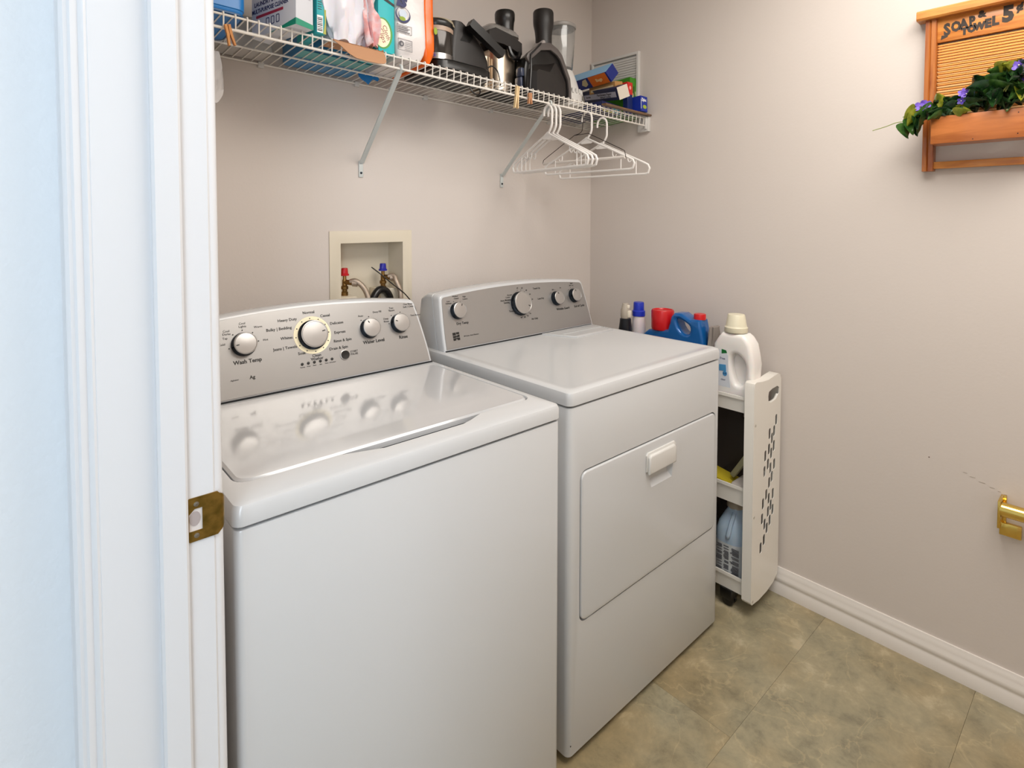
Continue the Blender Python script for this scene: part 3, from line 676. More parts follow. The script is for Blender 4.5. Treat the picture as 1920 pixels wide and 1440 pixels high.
# teal carton with cream circle
Md = on_deck(.757, 1.392)
t = thing('diaper_carton', 'tall teal carton with a cream circle behind the white bag', 'carton', Md.translation)
obj('carton_body', B().box((0, 0, 0), (.050, .118, .25), .002, M=Md), P_('turquoise', '22B8BE'), t)
Fm = Md @ ff()
obj('circle_border', B().prism(ell(.013, .052, .030, .043, 28), .0004, Fm), P_('lime_green', '4F9A40'), t)
obj('circle', B().prism(ell(.011, .052, .026, .039, 28), .0007, Fm), P_('cream_circle', 'F2E9C8'), t)
b = B().text('Clips', .020, Fm @ T(.012, .045, .0008) @ Matrix.Rotation(-1.2, 4, 'Z'), .0004, 'CENTER', 0).text('Cloth', .018, Fm @ T(.024, .055, .0008) @ Matrix.Rotation(-1.2, 4, 'Z'), .0004, 'CENTER', 0)
obj('lettering', b, P_('dark_red', '9A3A34'), t)
obj('black_band', B().prism([(.0, .150), (.05, .133), (.05, .140), (0, .160)], .0006, Fm), M_black, t)

# paper towel pack
Md = on_deck(.813, 1.394)
t = thing('paper_towel_pack', 'tall white and orange plastic wrapped paper towel pack on the shelf', 'paper towels', Md.translation)
def pillow(x0, x1, y0, y1, z1, r, M, bulge=.004, n=5, m=12):
    rings = []
    for j in range(m+1):
        v = j/m; i = .012*(1-math.sin(math.pi*min(1, v*6)/2)) if v < .17 else 0
        g = bulge*math.sin(v*math.pi*2.3)*.5
        rings.append([(p[0], p[1], z1*v) for p in rr(x0+i-g*.2, x1-i+g*.2, y0+i-g, y1-i, r, n)])
    return B().loft(rings, M)
obj('wrapper', pillow(0, .100, 0, .22, .27, .012, Md), mat('glossy_white_film', 'E4DEDC', .22, bump=(30, .3, .004)), t)
obj('orange_wrapper', pillow(.095, .131, .002, .22, .27, .010, Md), mat('glossy_orange_film', 'F26A10', .25, bump=(30, .25, .004)), t)
Fm = Md @ frame((0, -.0045, 0), (1, 0, 0), (0, 0, 1), (0, -1, 0))
b = B().text('ls', .052, Fm @ T(.014, .158, 0), .0006, 'CENTER', .0025, 1.0, .25)
b.prism(ell(.020, .118, .024, .022, 28), .0006, Fm @ T(0, .0, 0), holes=[ell(.020, .121, .021, .018, 28)[::-1]])
obj('lettering', b, P_('navy', '20285E'), t, label='navy letters and roll emblem')
obj('roll_emblem', B().lathe([(.0125, 0), (.0125, .001)], Fm @ T(.020, .121, -.0004) , 24), P_('lightblue', 'CBD6E4'), t)
obj('green_spot', B().prism(ell(.018, .107, .010, .006, 18), .0009, Fm), P_('lime', '8FA61E'), t)
b = B()
for (x0, z0, w_, h_) in ((.0, .066, .048, .024), (.003, .018, .046, .032)):
    b.prism(rect(x0, z0, x0+w_, z0+h_), .0006, Fm, holes=[rect(x0+.001, z0+.001, x0+w_-.001, z0+h_-.001)[::-1]])
for i in range(4): b.prism(rect(.004, .070+i*.005, .042-(i % 2)*.006, .0718+i*.005), .0006, Fm)
for i in range(5): b.prism(rect(.026, .022+i*.005, .046, .0228+i*.005), .0006, Fm)
b.prism(ell(.014, .036, .008, .008, 18), .0006, Fm, holes=[ell(.0155, .036, .0035, .0045, 12)[::-1]])
obj('small_print', b, P_('dark_grey', '4A4A52'), t)
obj('green_dot', B().prism(ell(.129, .100, .006, .011, 14), .0008, Fm), P_('lime', '8FA61E'), t)
b = B()
for k in range(5): b.prism([(.124, .028), (.1255+.006*math.cos(k*1.256), .030+.008*math.sin(k*1.256)), (.126, .026)], .0008, Fm)
obj('violet_star', b, P_('violet', '5A4FB0'), t)

t = thing('wrapped_package', 'flat blue wrapped package at the back of the shelf seen through the wires', 'package', (.72, 1.6, 1.775))
Md = on_deck(.600, 1.515)
obj('package_body', B().prism(rr(0, .205, 0, .165, .012), .07, Md, bev=.008, seg=3), P_('package_blue', '3C86B8', .4), t)
obj('teal_band', B().prism(rr(.0, .205, -.0005, .060, .003), .0008, Md @ T(0, 0, -.0006)), P_('package_teal', '5FA8A8', .45), t)
t = thing('wrapped_package', 'flat pale grey package behind the laundry booster carton seen through the wires', 'package', (.5, 1.6, 1.78))
Md = on_deck(.345, 1.600)
obj('package_body', B().prism(rr(0, .205, 0, .085, .01), .09, Md, bev=.006, seg=3), P_('package_grey', 'B9B4AE', .5), t)
# coffee maker
Md = on_deck(1.075, 1.475)
t = thing('coffee_maker', 'black coffee maker with a tilted handle, right of the paper towels', 'coffee maker', Md.translation)
b = B().loft([[(p[0], p[1], z) for p in rr(-.118+i, .112-i, -.068+i, .150-i, .045, 6)] for i, z in ((.006, .004), (0, .008), (0, .030), (.004, .036), (.012, .040))], Md)
obj('base', b, M_blk, t)
b = B().loft([[(p[0], p[1], z) for p in rr(x0, x1, -.050, .06, .02, 4)] for x0, x1, z in ((-.060, .108, .036), (-.056, .103, .066), (-.052, .088, .100), (-.047, .058, .135), (-.044, .022, .160), (-.043, .004, .170))], Md)
obj('tower', b, M_blkm, t)
b = B().lathe([(.052, .036), (.055, .045), (.055, .110), (.054, .125)], Md @ T(-.078, -.005, 0), 28)
obj('carafe', b, mat('smoky_glass', '3B3733', .12, .3), t)
obj('chrome_base', B().lathe([(.056, .034), (.056, .052), (.053, .054)], Md @ T(-.078, -.006, 0), 28), mat('grey_chrome', '9A9896', .25, .9), t)
obj('rust_band', B().lathe([(.0555, .122), (.0555, .136), (.054, .1365)], Md @ T(-.078, -.005, 0), 28), P_('taupe_band', 'B39A86', .4), t)
obj('lid', B().lathe([(.056, .136), (.058, .140), (.058, .150), (.050, .160), (.030, .168), (.0001, .170)], Md @ T(-.078, -.005, 0), 28), M_blk, t)
obj('lid_trim', B().lathe([(.0585, .145), (.0590, .147), (.053, .164), (.030, .1735), (.0001, .175)], Md @ T(-.070, .0, 0), 28), P_('khaki_trim', 'A69A82', .4), t)
hnd = B(); a = Vector((.004, -.070, .163)); q = Vector((.135, -.075, .090)); d = (q-a).normalized()
hnd.loft([[a+d*u*(q-a).length+Vector((d.z*v*-1, n_, d.x*v)) for v, n_ in ((-.013*k, -.011), (.013*k, -.011), (.013*k, .011), (-.013*k, .011))] for u, k in ((0, .8), (.05, 1), (.5, 1), (.95, 1.05), (1, .9))], Md)
hnd.loft([[a+d*u*(q-a).length+Vector((d.z*v*-1, n_, d.x*v)) for v, n_ in ((.011, -.008), (.019, -.008), (.019, .008), (.011, .008))] for u in (.02, .55)], Md)
obj('handle', hnd, M_blk, t)
b = B().loft([[(x+p*.6, y, z) for x, y in ((-.018, -.05), (.022, -.05), (.022, .01), (-.018, .01))] for p, z in ((0, .11), (.02, .130), (.02, .158))], Md)
obj('hinge', b, M_blk, t)
cw = smooth_pts([(.100, -.03, .045), (.118, -.04, .060), (.140, -.045, .045), (.146, -.05, .010), (.147, -.05, -.0), (.140, -.045, .004)], 6)
obj('power_cord', B().tube(cw, .0024, 6, Md), M_blk, t)
cl = smooth_pts([(1.12, 1.46, dz(1.12, 1.46)-.004), (1.125, 1.455, dz(1.12)-.030), (1.145, 1.452, dz(1.12)-.040), (1.160, 1.455, dz(1.12)-.030), (1.155, 1.458, dz(1.12)-.012), (1.135, 1.46, dz(1.12)-.018), (1.115, 1.465, dz(1.12)-.012)], 5)
tag(obj('cord_loop', B().tube(cl, .0024, 6), M_blk), 'small black cord loop hanging below the shelf under the coffee maker', 'cord')

# juicer with steel body
JX, JY_ = 1.305, 1.535
Md = on_deck(JX, JY_)
t = thing('juicer', 'steel and black juicer with a short black pusher, right of the coffee maker', 'juicer', Md.translation)
b = B().loft([[(p[0], p[1], z) for p in rr(-.052, .064, -.05, .07, .045, 6)] for z in (.004, .152)], Md)
obj('steel_body', b, M_steel, t)
b = B().loft([[(p[0], p[1], z) for p in rr(-.090, -.050, -.03, .06, .018, 5)] for z in (.004, .120)], Md); obj('steel_column', b, mat('steel_dark', '9E907F', .3, .9), t)
b = B().box((.058, -.040, .004), (.068, .06, .150), .003, M=Md).box((-.052, -.056, .0), (.070, .07, .006), .002, M=Md); obj('black_frame', b, M_blk, t)
b = B().loft([[(-.088, -.062, .165), (-.088, -.062, .200), (-.060, -.062, .214), (.010, -.062, .205), (.062, -.062, .186), (.062, -.062, .146), (.02, -.062, .156), (-.02, -.062, .165)],
              [(-.088, .07, .165), (-.088, .07, .200), (-.060, .07, .214), (.010, .07, .205), (.062, .07, .186), (.062, .07, .146), (.02, .07, .156), (-.02, .07, .165)]], Md)
obj('black_collar', b, M_blkm, t)
b = B().tube(smooth_pts([(.00, -.060, .160), (.008, -.064, .136), (.022, -.066, .126), (.040, -.064, .130), (.050, -.060, .150)], 5), .009, 8, Md); obj('spout', b, M_blk, t)
b = B().loft([[(p[0]*k+dx, p[1]*k, z) for p in rr(-.075, .070, -.058, .066, .035, 5)] for k, z, dx in ((1, .206, 0), (1.0, .216, 0), (.96, .218, 0), (.90, .226, -.002), (.62, .240, -.01), (.30, .245, -.014))], Md)
obj('clear_lid', b, mat('cloudy_plastic', 'C9C5C0', .15, trans=.6), t)
obj('pusher', B().lathe([(.031, .205), (.032, .250), (.034, .268), (.036, .274), (.0365, .296), (.034, .303), (.0001, .304)], Md @ T(.026, -.012, 0), 28), M_blk, t)

# black slow juicer
Md = on_deck(1.445, 1.452)
t = thing('slow_juicer', 'black angular juicer with a tall black pusher, beside the glass blender', 'juicer', Md.translation)
FJ = Md @ frame((0, 0, 0), (1, 0, 0), (0, 0, 1), (0, -1, 0))
sil = [(-.105, .004), (-.105, .085), (-.098, .115), (-.088, .128), (-.030, .178), (.018, .190), (.055, .176), (.075, .160), (.117, .085), (.122, .05), (.122, .004)]
obj('housing', B().prism(sil, .05, FJ @ T(0, 0, -.03), bev=.006).prism([(-.052, .006), (-.052, .100), (-.02, .150), (.050, .150), (.105, .080), (.108, .006)], .13, FJ @ T(0, 0, -.155), bev=.005), M_blk, t)
rim = [(-.085, .100), (-.088, .112), (-.030, .160), (.018, .172), (.052, .160), (.068, .148), (.108, .080), (.114, .045), (.114, .006), (.126, .006), (.126, .052), (.121, .088), (.079, .166), (.057, .184), (.018, .198), (-.034, .186), (-.096, .136), (-.102, .120)]
obj('grey_rim', B().prism(rim, .012, FJ @ T(0, 0, .016), bev=.002), mat('grey_plastic_rim', '5A5452', .3), t)
obj('front_shell', B().loft([[(-.090, .006, .02), (-.088, .080, .02), (-.060, .105, .02), (.010, .120, .02), (.060, .130, .02), (.100, .070, .02), (.100, .006, .02)],
                             [(-.070, .008, .045), (-.070, .074, .045), (-.060, .082, .045), (-.005, .082, .045), (.030, .125, .036), (.080, .062, .040), (.080, .008, .040)]], FJ), M_blkm, t)
obj('latch_strap', B().tube([FJ.inverted() @ (FJ @ Vector(p)) for p in ((-.03, .185, .026), (-.085, .132, .030), (-.088, .080, .034), (-.095, .010, .034))], .0035, 6, FJ), M_blk, t)
obj('side_latch', B().box((-.120, .055, -.01), (-.104, .085, .018), .004, M=FJ).box((-.116, .004, -.02), (-.106, .055, .012), .003, M=FJ), mat('blue_grey_latch', '3A4258', .25), t)
obj('top_neck', B().prism([(-.035, .170), (-.010, .205), (.028, .205), (.050, .180)], .05, FJ @ T(0, 0, -.03), bev=.004), mat('grey_neck', 'A39C98', .35), t)
obj('pusher', B().lathe([(.030, .180), (.0300, .225), (.0325, .250), (.0365, .268), (.0375, .280), (.0375, .314), (.035, .320), (.0001, .3205)], Md @ T(.015, .005, 0), 30), M_blkm, t)

# glass blender
Md = on_deck(1.632, 1.53)
t = thing('blender', 'white blender with a clear jar in the shelf corner', 'blender', Md.translation)
b = B().lathe([(.080, .003), (.082, .010), (.078, .050), (.068, .075), (.060, .105), (.050, .135), (.044, .150)], Md, 32); obj('base', b, M_plas, t)
b = B()
for i in range(26):
    a = 2*math.pi*i/26; b.box((-.004, -.003, .052), (.004, .004, .070), .001, M=Md @ Matrix.Rotation(a, 4, 'Z') @ T(0, -.078, 0))
obj('ribbed_collar', b, M_plas, t, kind='stuff')
b = B().lathe([(.040, .150), (.044, .160), (.052, .250), (.056, .325), (.054, .325), (.050, .250), (.041, .162), (.001, .158)], Md, 32); obj('jar', b, M_glass, t, label='clear jar')
b = B().lathe([(.058, .318), (.060, .322), (.060, .330), (.052, .335), (.034, .335), (.034, .310), (.0001, .308)], Md, 32); obj('lid', b, mat('grey_lid', 'B6B1AC', .3, trans=.3), t)

# cartons at the right end of the shelf
def pose(pos, rz, rx, ry): return T(*pos) @ Matrix.Rotation(rz, 4, 'Z') @ Matrix.Rotation(rx, 4, 'X') @ Matrix.Rotation(ry, 4, 'Y')
def carton(name, label, M, dims, col, prints=(), rough=.45):
    t = thing(name, label, 'carton', M.translation)
    obj('carton_body', B().box((0, 0, 0), dims, .0012, 1, M=M), P_(col, col, rough), t)
    for nm, b, cc in prints: obj(nm, b, P_(cc, cc), t)
    return t
# white louvred panel against the right wall
vp = thing('louvered_panel', 'white louvered plastic panel standing on the shelf against the right wall', 'vent cover', (1.99, 1.55, 1.75))
b = B().prism([(-1.684, 1.755), (-1.426, 1.755), (-1.426, 2.031), (-1.684, 2.031)], .012, frame((XR-.0035, 0, 0), (0, -1, 0), (0, 0, 1), (-1, 0, 0)) @ Matrix.Scale(1, 4), holes=[[(-1.672, 1.767), (-1.672, 2.019), (-1.438, 2.019), (-1.438, 1.767)]], bev=.002)
b.prism([(-1.684, 1.755), (-1.426, 1.755), (-1.426, 2.031), (-1.684, 2.031)], .003, frame((XR-.001, 0, 0), (0, -1, 0), (0, 0, 1), (-1, 0, 0)))
obj('panel_frame', b, M_plas, vp)
sl = None
for i in range(24):
    z = 1.772+i*.0103
    if sl is None:
        sl = obj('slat', B().box((-.0010, 1.439, -.0042), (.0010, 1.671, .0042), M=T(1.9955, 0, z) @ Matrix.Rotation(-.10, 4, 'Y')), M_plas, vp); z00 = z
    else:
        o = sl.copy(); COL.objects.link(o); o.parent = vp; o.location = (0, 0, z-z00)

dk_ = dz(1.92, 1.42)
Mg = on_deck(1.946, 1.432, 0)
g_ = B().text('Slider Bags', .014, Mg @ ff() @ T(.016, .075, 0) @ Matrix.Rotation(math.pi/2, 4, 'Z'), .0004, 'CENTER', .0004).text('100', .013, Mg @ ff() @ T(.036, .105, 0) @ Matrix.Rotation(math.pi/2, 4, 'Z'), .0004)
carton('bag_carton', 'upright green carton standing next to the right wall', Mg, (.050, .20, .171), '3F8A1C', [('lettering', g_, 'D8E0A8'), ('dark_stripe', B().prism(rect(.022, .02, .028, .135), .0003, Mg @ ff()), '3A2A1C')])
Mb = on_deck(1.934, 1.372, 0, .0175)
b1 = B().text('Ziploc', .017, Mb @ ff() @ T(.021, .048, .0002), .0005, 'CENTER', .0006, .72)
carton('bag_carton', 'small blue food bag carton in front of the green carton', Mb, (.046, .050, .064), '16319C', [('lettering', b1, 'F2F2F2'), ('green_spot', B().prism(ell(.026, .020, .013, .008, 14), .0004, Mb @ ff()), 'A9BE3A'), ('pale_edge', B().prism(rect(.0, .010, .003, .050), .0004, Mb @ ff()), 'DDE6EE')])
Ml = pose((1.8168, 1.3906, 1.7956), -.316, .130, -.396)
b1 = B().text('Parchment Paper', .013, Ml @ lf(.265) @ T(.165, .028, .0005), .0004, 'CENTER', .0003, 1.2).text('Baking & Cooking', .009, Ml @ lf(.265) @ T(.17, .018, .0005), .0004, 'CENTER', .0002, 1.2).text('Non-Stick', .009, Ml @ lf(.265) @ T(.040, .024, .0005), .0004, 'CENTER', .0003)
carton('wrap_carton', 'long navy and white carton lying across the carton pile', Ml, (.050, .265, .050), '16204A',
       [('white_band', B().prism(rect(.002, .013, .245, .035), .0005, Ml @ lf(.265) @ T(.005, 0, 0)), 'C3C2D0'), ('lettering', b1, '1A1A1A'), ('cream_end', B().prism(rect(.0, .0, .050, .050), .0006, Ml @ ff()), 'DDD3C4')])

Mz = pose((1.829, 1.4394, 1.8780), -.089, -.024, -.80)
b1 = B().prism(rect(.135, .001, .232, .049), .0004, Mz @ lf(.24))
b2 = B().prism(rect(.0, .0, .058, .24), .0004, Mz @ T(0, 0, .0500))
b3 = B().prism([(.085, .022), (.10, .042), (.122, .046), (.118, .018), (.10, .010)], .0006, Mz @ lf(.24))
b4 = B().text('Bags', .02, Mz @ lf(.24) @ T(.185, .025, .0006), .0004, 'CENTER', .0005)
carton('bag_carton', 'light blue, navy and orange carton on top of the pile', Mz, (.058, .24, .050), '14277C', [('orange_end', b1, 'E8741C'), ('light_blue_top', b2, '8CBDE2'), ('cream_patch', b3, 'D8C89A'), ('lettering', b4, 'F6D9A0')])
My = pose((1.842, 1.432, 1.852), -.10, .0, -.1)
carton('foil_carton', 'beige and orange carton squeezed between the navy cartons', My, (.045, .15, .030), 'B98A50', [('pale_band', B().prism(rect(.01, .006, .14, .016), .0004, My @ lf(.15)), 'D8C49A')])
Mr = on_deck(1.8900, 1.4050)
carton('bag_carton', 'narrow navy carton with a bright red top between the long carton and the green carton', Mr, (.034, .024, .134), '16265E', [('red_top', B().prism(rect(0, .084, .034, .134), .0005, Mr @ ff()).prism(rect(0, .084, .024, .134), .0005, Mr @ lf(.024)), 'D0281E'), ('white_spot', B().prism(ell(.018, .112, .006, .008, 12), .0009, Mr @ ff()), 'F3B4A8')])
Mo = on_deck(1.760, 1.43, .05)
carton('wrap_carton', 'dark blue carton lying at the bottom of the pile', Mo, (.12, .22, .040), '18204E', [('teal_patch', B().prism(rect(.07, .004, .115, .036), .0004, Mo @ ff()), '2F7F8C'), ('olive_edge', B().prism(rect(.0, .0, .08, .006), .0005, Mo @ ff()), '8E8A2A')])
tag(obj('brown_board', B().box((0, 0, 0), (.300, .022, .007), .001, M=T(1.698, 1.364, dz(1.70, 1.365)+.0035) @ Matrix.Rotation(.0252, 4, 'Y')), wood('brown_board_wood', '5E4328', '7E5C3A', (12, 60, 60))), 'thin brown wooden strip along the right end of the shelf edge', 'board')

# things clipped to and hanging from the shelf
def pin(x, y, z, rot, cols, label, L=.072, nm='clothespin', group='clothespins on the shelf edge'):
    t = thing(nm, label, 'clothespin', (x, y, z), group)
    M = T(x, y, z) @ Matrix.Rotation(rot, 4, 'Y')
    for sgn in (-1, 1):
        obj('prong', B().loft([[(sgn*.0010, -.0045, 0), (sgn*.0065, -.0045, 0), (sgn*.0065, .0045, 0), (sgn*.0010, .0045, 0)],
                               [(sgn*.0004, -.0045, -L*.45), (sgn*.0062, -.0045, -L*.45), (sgn*.0062, .0045, -L*.45), (sgn*.0004, .0045, -L*.45)],
                               [(sgn*.0045, -.0045, -L), (sgn*.0082, -.0045, -L), (sgn*.0082, .0045, -L), (sgn*.0045, .0045, -L)]], M), cols, t)
    obj('spring', B().tube([(-.008, 0, -L*.46), (.008, 0, -L*.46)], .0022, 8, M), mat('steel_wire', 'A8A39A', .3, .9), t)
M_pin = wood('pale_pin_wood', 'D9B684', 'E8CFA0', (60, 60, 12), .6)
pin(1.254, YF-.010, dz(1.25)-.005, .10, M_pin, 'pale wooden clothespin on the shelf edge under the steel juicer', .073)
pin(.3725, YF-.010, dz(.37)-.028, -.22, wood('orange_pin_wood', 'B4702E', 'CF8A3E', (60, 60, 12), .5), 'orange-brown wooden clothespin at the left end of the shelf', .046)
pin(1.309, YF-.011, dz(1.31)-.018, .0, wood('rosy_pin_wood', 'B98058', 'C99268', (60, 60, 12), .6), 'short reddish clothespin on the shelf edge under the black juicer', .036)
tp = [(.800, 1.7675), (.866, 1.7660), (.872, 1.760), (.866, 1.752), (.850, 1.756), (.842, 1.748), (.834, 1.737), (.826, 1.744), (.815, 1.748), (.803, 1.757)]
tag(obj('blue_tape', B().prism(tp, .0012, F_front(0, 1.600, 0)), P_('bright_blue', '1478C0', .4)), 'scrap of bright blue plastic poking down through the shelf wires', 'plastic scrap')
t = lumpy(.388, 1.60, 1.625, 1.752, .028, .02, 21, 24, 14, 0, .004)
tag(obj('hanging_bag', B().loft(t), mat('thin_white_bag', 'E4E0DE', .5), ang=1.2), 'white plastic bag hanging below the shelf beside the door jamb', 'bag')

# hangers
M_han = mat('hanger_white', 'ECE8E4', .35)
def hanger_shape(b, w=.205, drop=.125):
    # local: u along the bar, v up, 0 at the neck
    r = .0042
    body = smooth_pts([(0, .0), (-w*.45, -.045), (-w*.85, -.085), (-w*.98, -.100), (-w, -.113), (-w*.95, -drop), (-w*.5, -drop), (0, -drop), (w*.5, -drop), (w*.95, -drop), (w, -.113), (w*.98, -.100), (w*.85, -.085), (w*.45, -.045)], 5, True) if False else None
    seq = [(0, 0, 0), (-w*.88, -.083, 0), (-w*.97, -.093, 0), (-w, -.106, 0), (-w*.97, -drop+.003, 0), (-w*.92, -drop, 0), (w*.92, -drop, 0), (w*.97, -drop+.003, 0), (w, -.106, 0), (w*.97, -.093, 0), (w*.88, -.083, 0)]
    return seq
def place_hanger(label, x, yc, zn, rot, tilt, proto=None, group='white plastic hangers'):
    M = T(x, yc, zn) @ Matrix.Rotation(rot, 4, 'Z') @ Matrix.Rotation(tilt, 4, 'X')
    if proto:
        root = proto.copy(); COL.objects.link(root); root['label'] = label
        for chd in list(proto.children):
            cc = chd.copy(); COL.objects.link(cc); cc.parent = root
    else:
        root = thing('clothes_hanger', label, 'hanger', (0, 0, 0), group)
        G = frame((0, 0, 0), (0, -1, 0), (0, 0, 1), (-1, 0, 0))
        obj('hanger_frame', B().tube(hanger_shape(None), .0040, 8, G, closed=True).prism([(-.030, -.012), (0, .006), (.030, -.012), (.022, -.020), (-.022, -.020)], .004, G @ T(0, 0, -.002)), M_han, root)
        hk = smooth_pts([(0, -.005, 0), (.014, .012, 0), (.022, .028, 0), (.0225, .050, 0), (.022, .078, 0), (.014, .092, 0), (0, .097, 0), (-.014, .090, 0), (-.020, .076, 0), (-.0205, .062, 0)], 5)
        obj('hook', B().tube(hk, .0040, 8, G), M_han, root)
        for sgn in (-1, 1):
            nt = smooth_pts([(sgn*.115, -.054, 0), (sgn*.116, -.072, 0), (sgn*.124, -.078, 0), (sgn*.131, -.070, 0)], 4)
            obj('strap_notch', B().tube(nt, .0022, 6, G), M_han, root)
            obj('side_post', B().tube([(sgn*.150, -.073, 0), (sgn*.150, -.123, 0)], .0022, 6, G), M_han, root)
    root.location = M.translation; root.rotation_mode = 'XYZ'; root.rotation_euler = M.to_euler()
    return root
zh = 1.622
h0 = place_hanger('white plastic hanger, leftmost of the bunched three', 1.405, 1.385, zh, -.10, 0)
place_hanger('white plastic hanger, middle one of the bunched three', 1.424, 1.383, zh, -.10, 0, h0)
place_hanger('white plastic hanger, rightmost of the bunched three', 1.443, 1.381, zh, -.10, 0, h0)
place_hanger('white plastic hanger behind the wire hanger, fourth from the left', 1.612, 1.385, zh+.002, .08, 0, h0)
place_hanger('white plastic hanger nearest the right wall, lowest of all', 1.700, 1.385, zh-.010, .10, 0, h0)
wh = thing('wire_hanger', 'dark wire hanger with a white cardboard tube bar, among the white hangers', 'hanger', (1.53, YF, 1.72))
Gw = T(1.598, 1.400, 1.643) @ Matrix.Rotation(-.05, 4, 'Z') @ frame((0, 0, 0), (0, -1, 0), (0, 0, 1), (-1, 0, 0))
b = B().tube(smooth_pts([(-.035, -.004, 0), (0, .004, 0), (.008, .03, 0), (.010, .07, 0), (.004, .093, 0), (-.010, .097, 0), (-.018, .085, 0)], 5), .0013, 6, Gw)
b.tube([(-.214, -.098, 0), (-.208, -.084, 0), (-.190, -.075, 0), (-.035, -.004, 0), (.035, -.004, 0), (.190, -.075, 0), (.208, -.084, 0), (.214, -.108, 0)], .0013, 6, Gw)
obj('wire', b, mat('dark_wire', '2B211C', .35, .6), wh)
obj('tube_bar', B().tube([(-.208, -.098, 0), (.210, -.106, 0)], .0052, 10, Gw), mat('white_card_tube', 'E6DFD8', .7), wh, label='white cardboard tube')

# ------------------------------------------------------------------ rolling cart
ct_ = thing('rolling_cart', 'slim white plastic rolling cart with three trays between dryer and wall', 'cart', (1.88, 1.10, 0))
slots = [(1.952, .633), (1.937, .598), (1.902, .596), (1.921, .576), (1.936, .546), (1.899, .544), (1.917, .525), (1.872, .528), (1.893, .494), (1.913, .475), (1.942, .481), (1.867, .476), (1.905, .427), (1.924, .442),
         (1.884, .392), (1.935, .379), (1.904, .372), (1.860, .368), (1.920, .344), (1.900, .328), (1.935, .324), (1.855, .318), (1.914, .293), (1.875, .293), (1.892, .274), (1.872, .241), (1.848, .222)]
CX0, CX1 = 1.782, 1.9865
def end_panel(y, front=True):
    top = [(CX1, .768), (CX1-.008, .786), (CX1-.022, .792), (CX1-.06, .789), (1.885, .784), (1.84, .786), (CX0+.014, .792), (CX0+.004, .788), (CX0, .776)]
    bot = [(CX0, .062), (CX0+.008, .052), (1.84, .047), (1.90, .050), (1.95, .060), (CX1-.006, .078), (CX1, .10)]
    out = top+bot
    holes = []
    for sx, sz in slots: holes.append(rr(sx-.0078, sx+.0078, sz-.019, sz+.019, .007, 3)[::-1])
    holes.append([(1.885, .728), (1.890, .742), (1.915, .748), (1.955, .750), (1.970, .742), (1.968, .722), (1.945, .706), (1.905, .702), (1.888, .710)][::-1])
    b = B()
    if front:
        b.prism(out, .0020, F_front(0, y-.0020, 0), holes=holes)
        inner = [((x-1.884)*.965+1.884, (z-.42)*.99+.42) for x, z in out]
        b.loft([[(x, y-.004+.0, z) for x, z in inner], [(x, y-.0015, z) for x, z in out], [(x, y+.028, z) for x, z in out], [(x, y+.028, z) for x, z in inner], [(x, y, z) for x, z in inner]], caps=(False, False))
    else:
        b.prism(out, .030, F_front(0, y+.030, 0), bev=.004)
    return b
obj('end_panel', end_panel(.819), M_cart, ct_, label='perforated end panel with hand hole')
obj('end_panel', end_panel(1.375, False), M_cart, ct_)
obj('handle_lip', B().tube(smooth_pts([(1.882, .822, .722), (1.890, .822, .706), (1.915, .822, .699), (1.950, .822, .702), (1.970, .822, .716)], 4), .005, 8), M_cart, ct_)
for z in (.650, .345, .062):
    obj('panel_screw', B().lathe([(.0045, 0), (.0045, .0015), (.002, .001)], F_front(CX0+.012, .8155, z), 10), mat('pale_screw', 'BDB6AC', .4), ct_)
for z0, z1 in ((.680, .735), (.365, .430), (.062, .120)):
    h = z1-z0
    def rg(i, z): return [(p[0], p[1], z) for p in rr(CX0+.010+i, CX1-.016-i, .848+i*.3, 1.374-i*.3, .010, 4)]
    b = B().loft([rg(.006, z0), rg(.003, z1-.012), rg(-.002, z1-.010), rg(-.002, z1), rg(.003, z1), rg(.006, z1-.006), rg(.008, z0+.004)])
    obj('tray', b, M_cart, ct_)
for cx, cy in ((1.815, .905), (1.815, 1.32), (1.945, .905), (1.945, 1.32)):
    cs = obj('caster', B().box((cx-.024, cy-.020, .026), (cx+.024, cy+.024, .062), .004), M_blk, ct_, label='black caster')
    obj('wheel', B().lathe([(.018, -.006), (.020, -.004), (.020, .004), (.018, .006)], frame((cx-.010, cy, .0202), (0, 1, 0), (0, 0, 1), (1, 0, 0)), 20).lathe([(.018, -.006), (.020, -.004), (.020, .004), (.018, .006)], frame((cx+.010, cy, .0202), (0, 1, 0), (0, 0, 1), (1, 0, 0)), 20), M_blk, cs)

def FL(x): return frame((x, 0, 0), (0, -1, 0), (0, 0, 1), (-1, 0, 0))   # u = -y
def side(pts): return [(-p[0], p[1]) for p in pts]
# white detergent bottle on the top tray
ZT = .6855
bt = thing('detergent_bottle', 'large white detergent bottle with cream cap on top of the cart', 'bottle', (1.86, .92, ZT))
out = [(.985, ZT), (.985, .74), (.985, .86), (.984, .889), (.966, .918), (.955, .931), (.882, .932), (.868, .922), (.853, .900), (.8455, .866), (.840, .8315), (.843, .7897), (.8520, .7500), (.8520, ZT)]
hole = [(.916, .858), (.898, .864), (.878, .8485), (.869, .8227), (.872, .7803), (.881, .760), (.900, .760), (.914, .788), (.921, .8286)]
b = B().prism(side(out), .074, FL(1.900), holes=[side([tuple(p[:2]) for p in smooth_pts([(a, q, 0) for a, q in hole], 3, True)])], bev=.014, seg=4)
b.prism(side([tuple(p[:2]) for p in smooth_pts([(a, q, 0) for a, q in hole], 3, True)]), .010, FL(1.868))
obj('bottle_body', b, mat('glossy_white_bottle', 'F0ECE8', .25, sss=.15), bt)
Mc = T(1.862, .9190, 0)
obj('cap', B().lathe([(.037, .934), (.038, .936), (.038, .951), (.0355, .953), (.034, .958), (.028, .992), (.026, .995), (.0001, .995)], Mc, 36), mat('cream_cap', 'E2DBC2', .35), bt, label='cream screw cap')
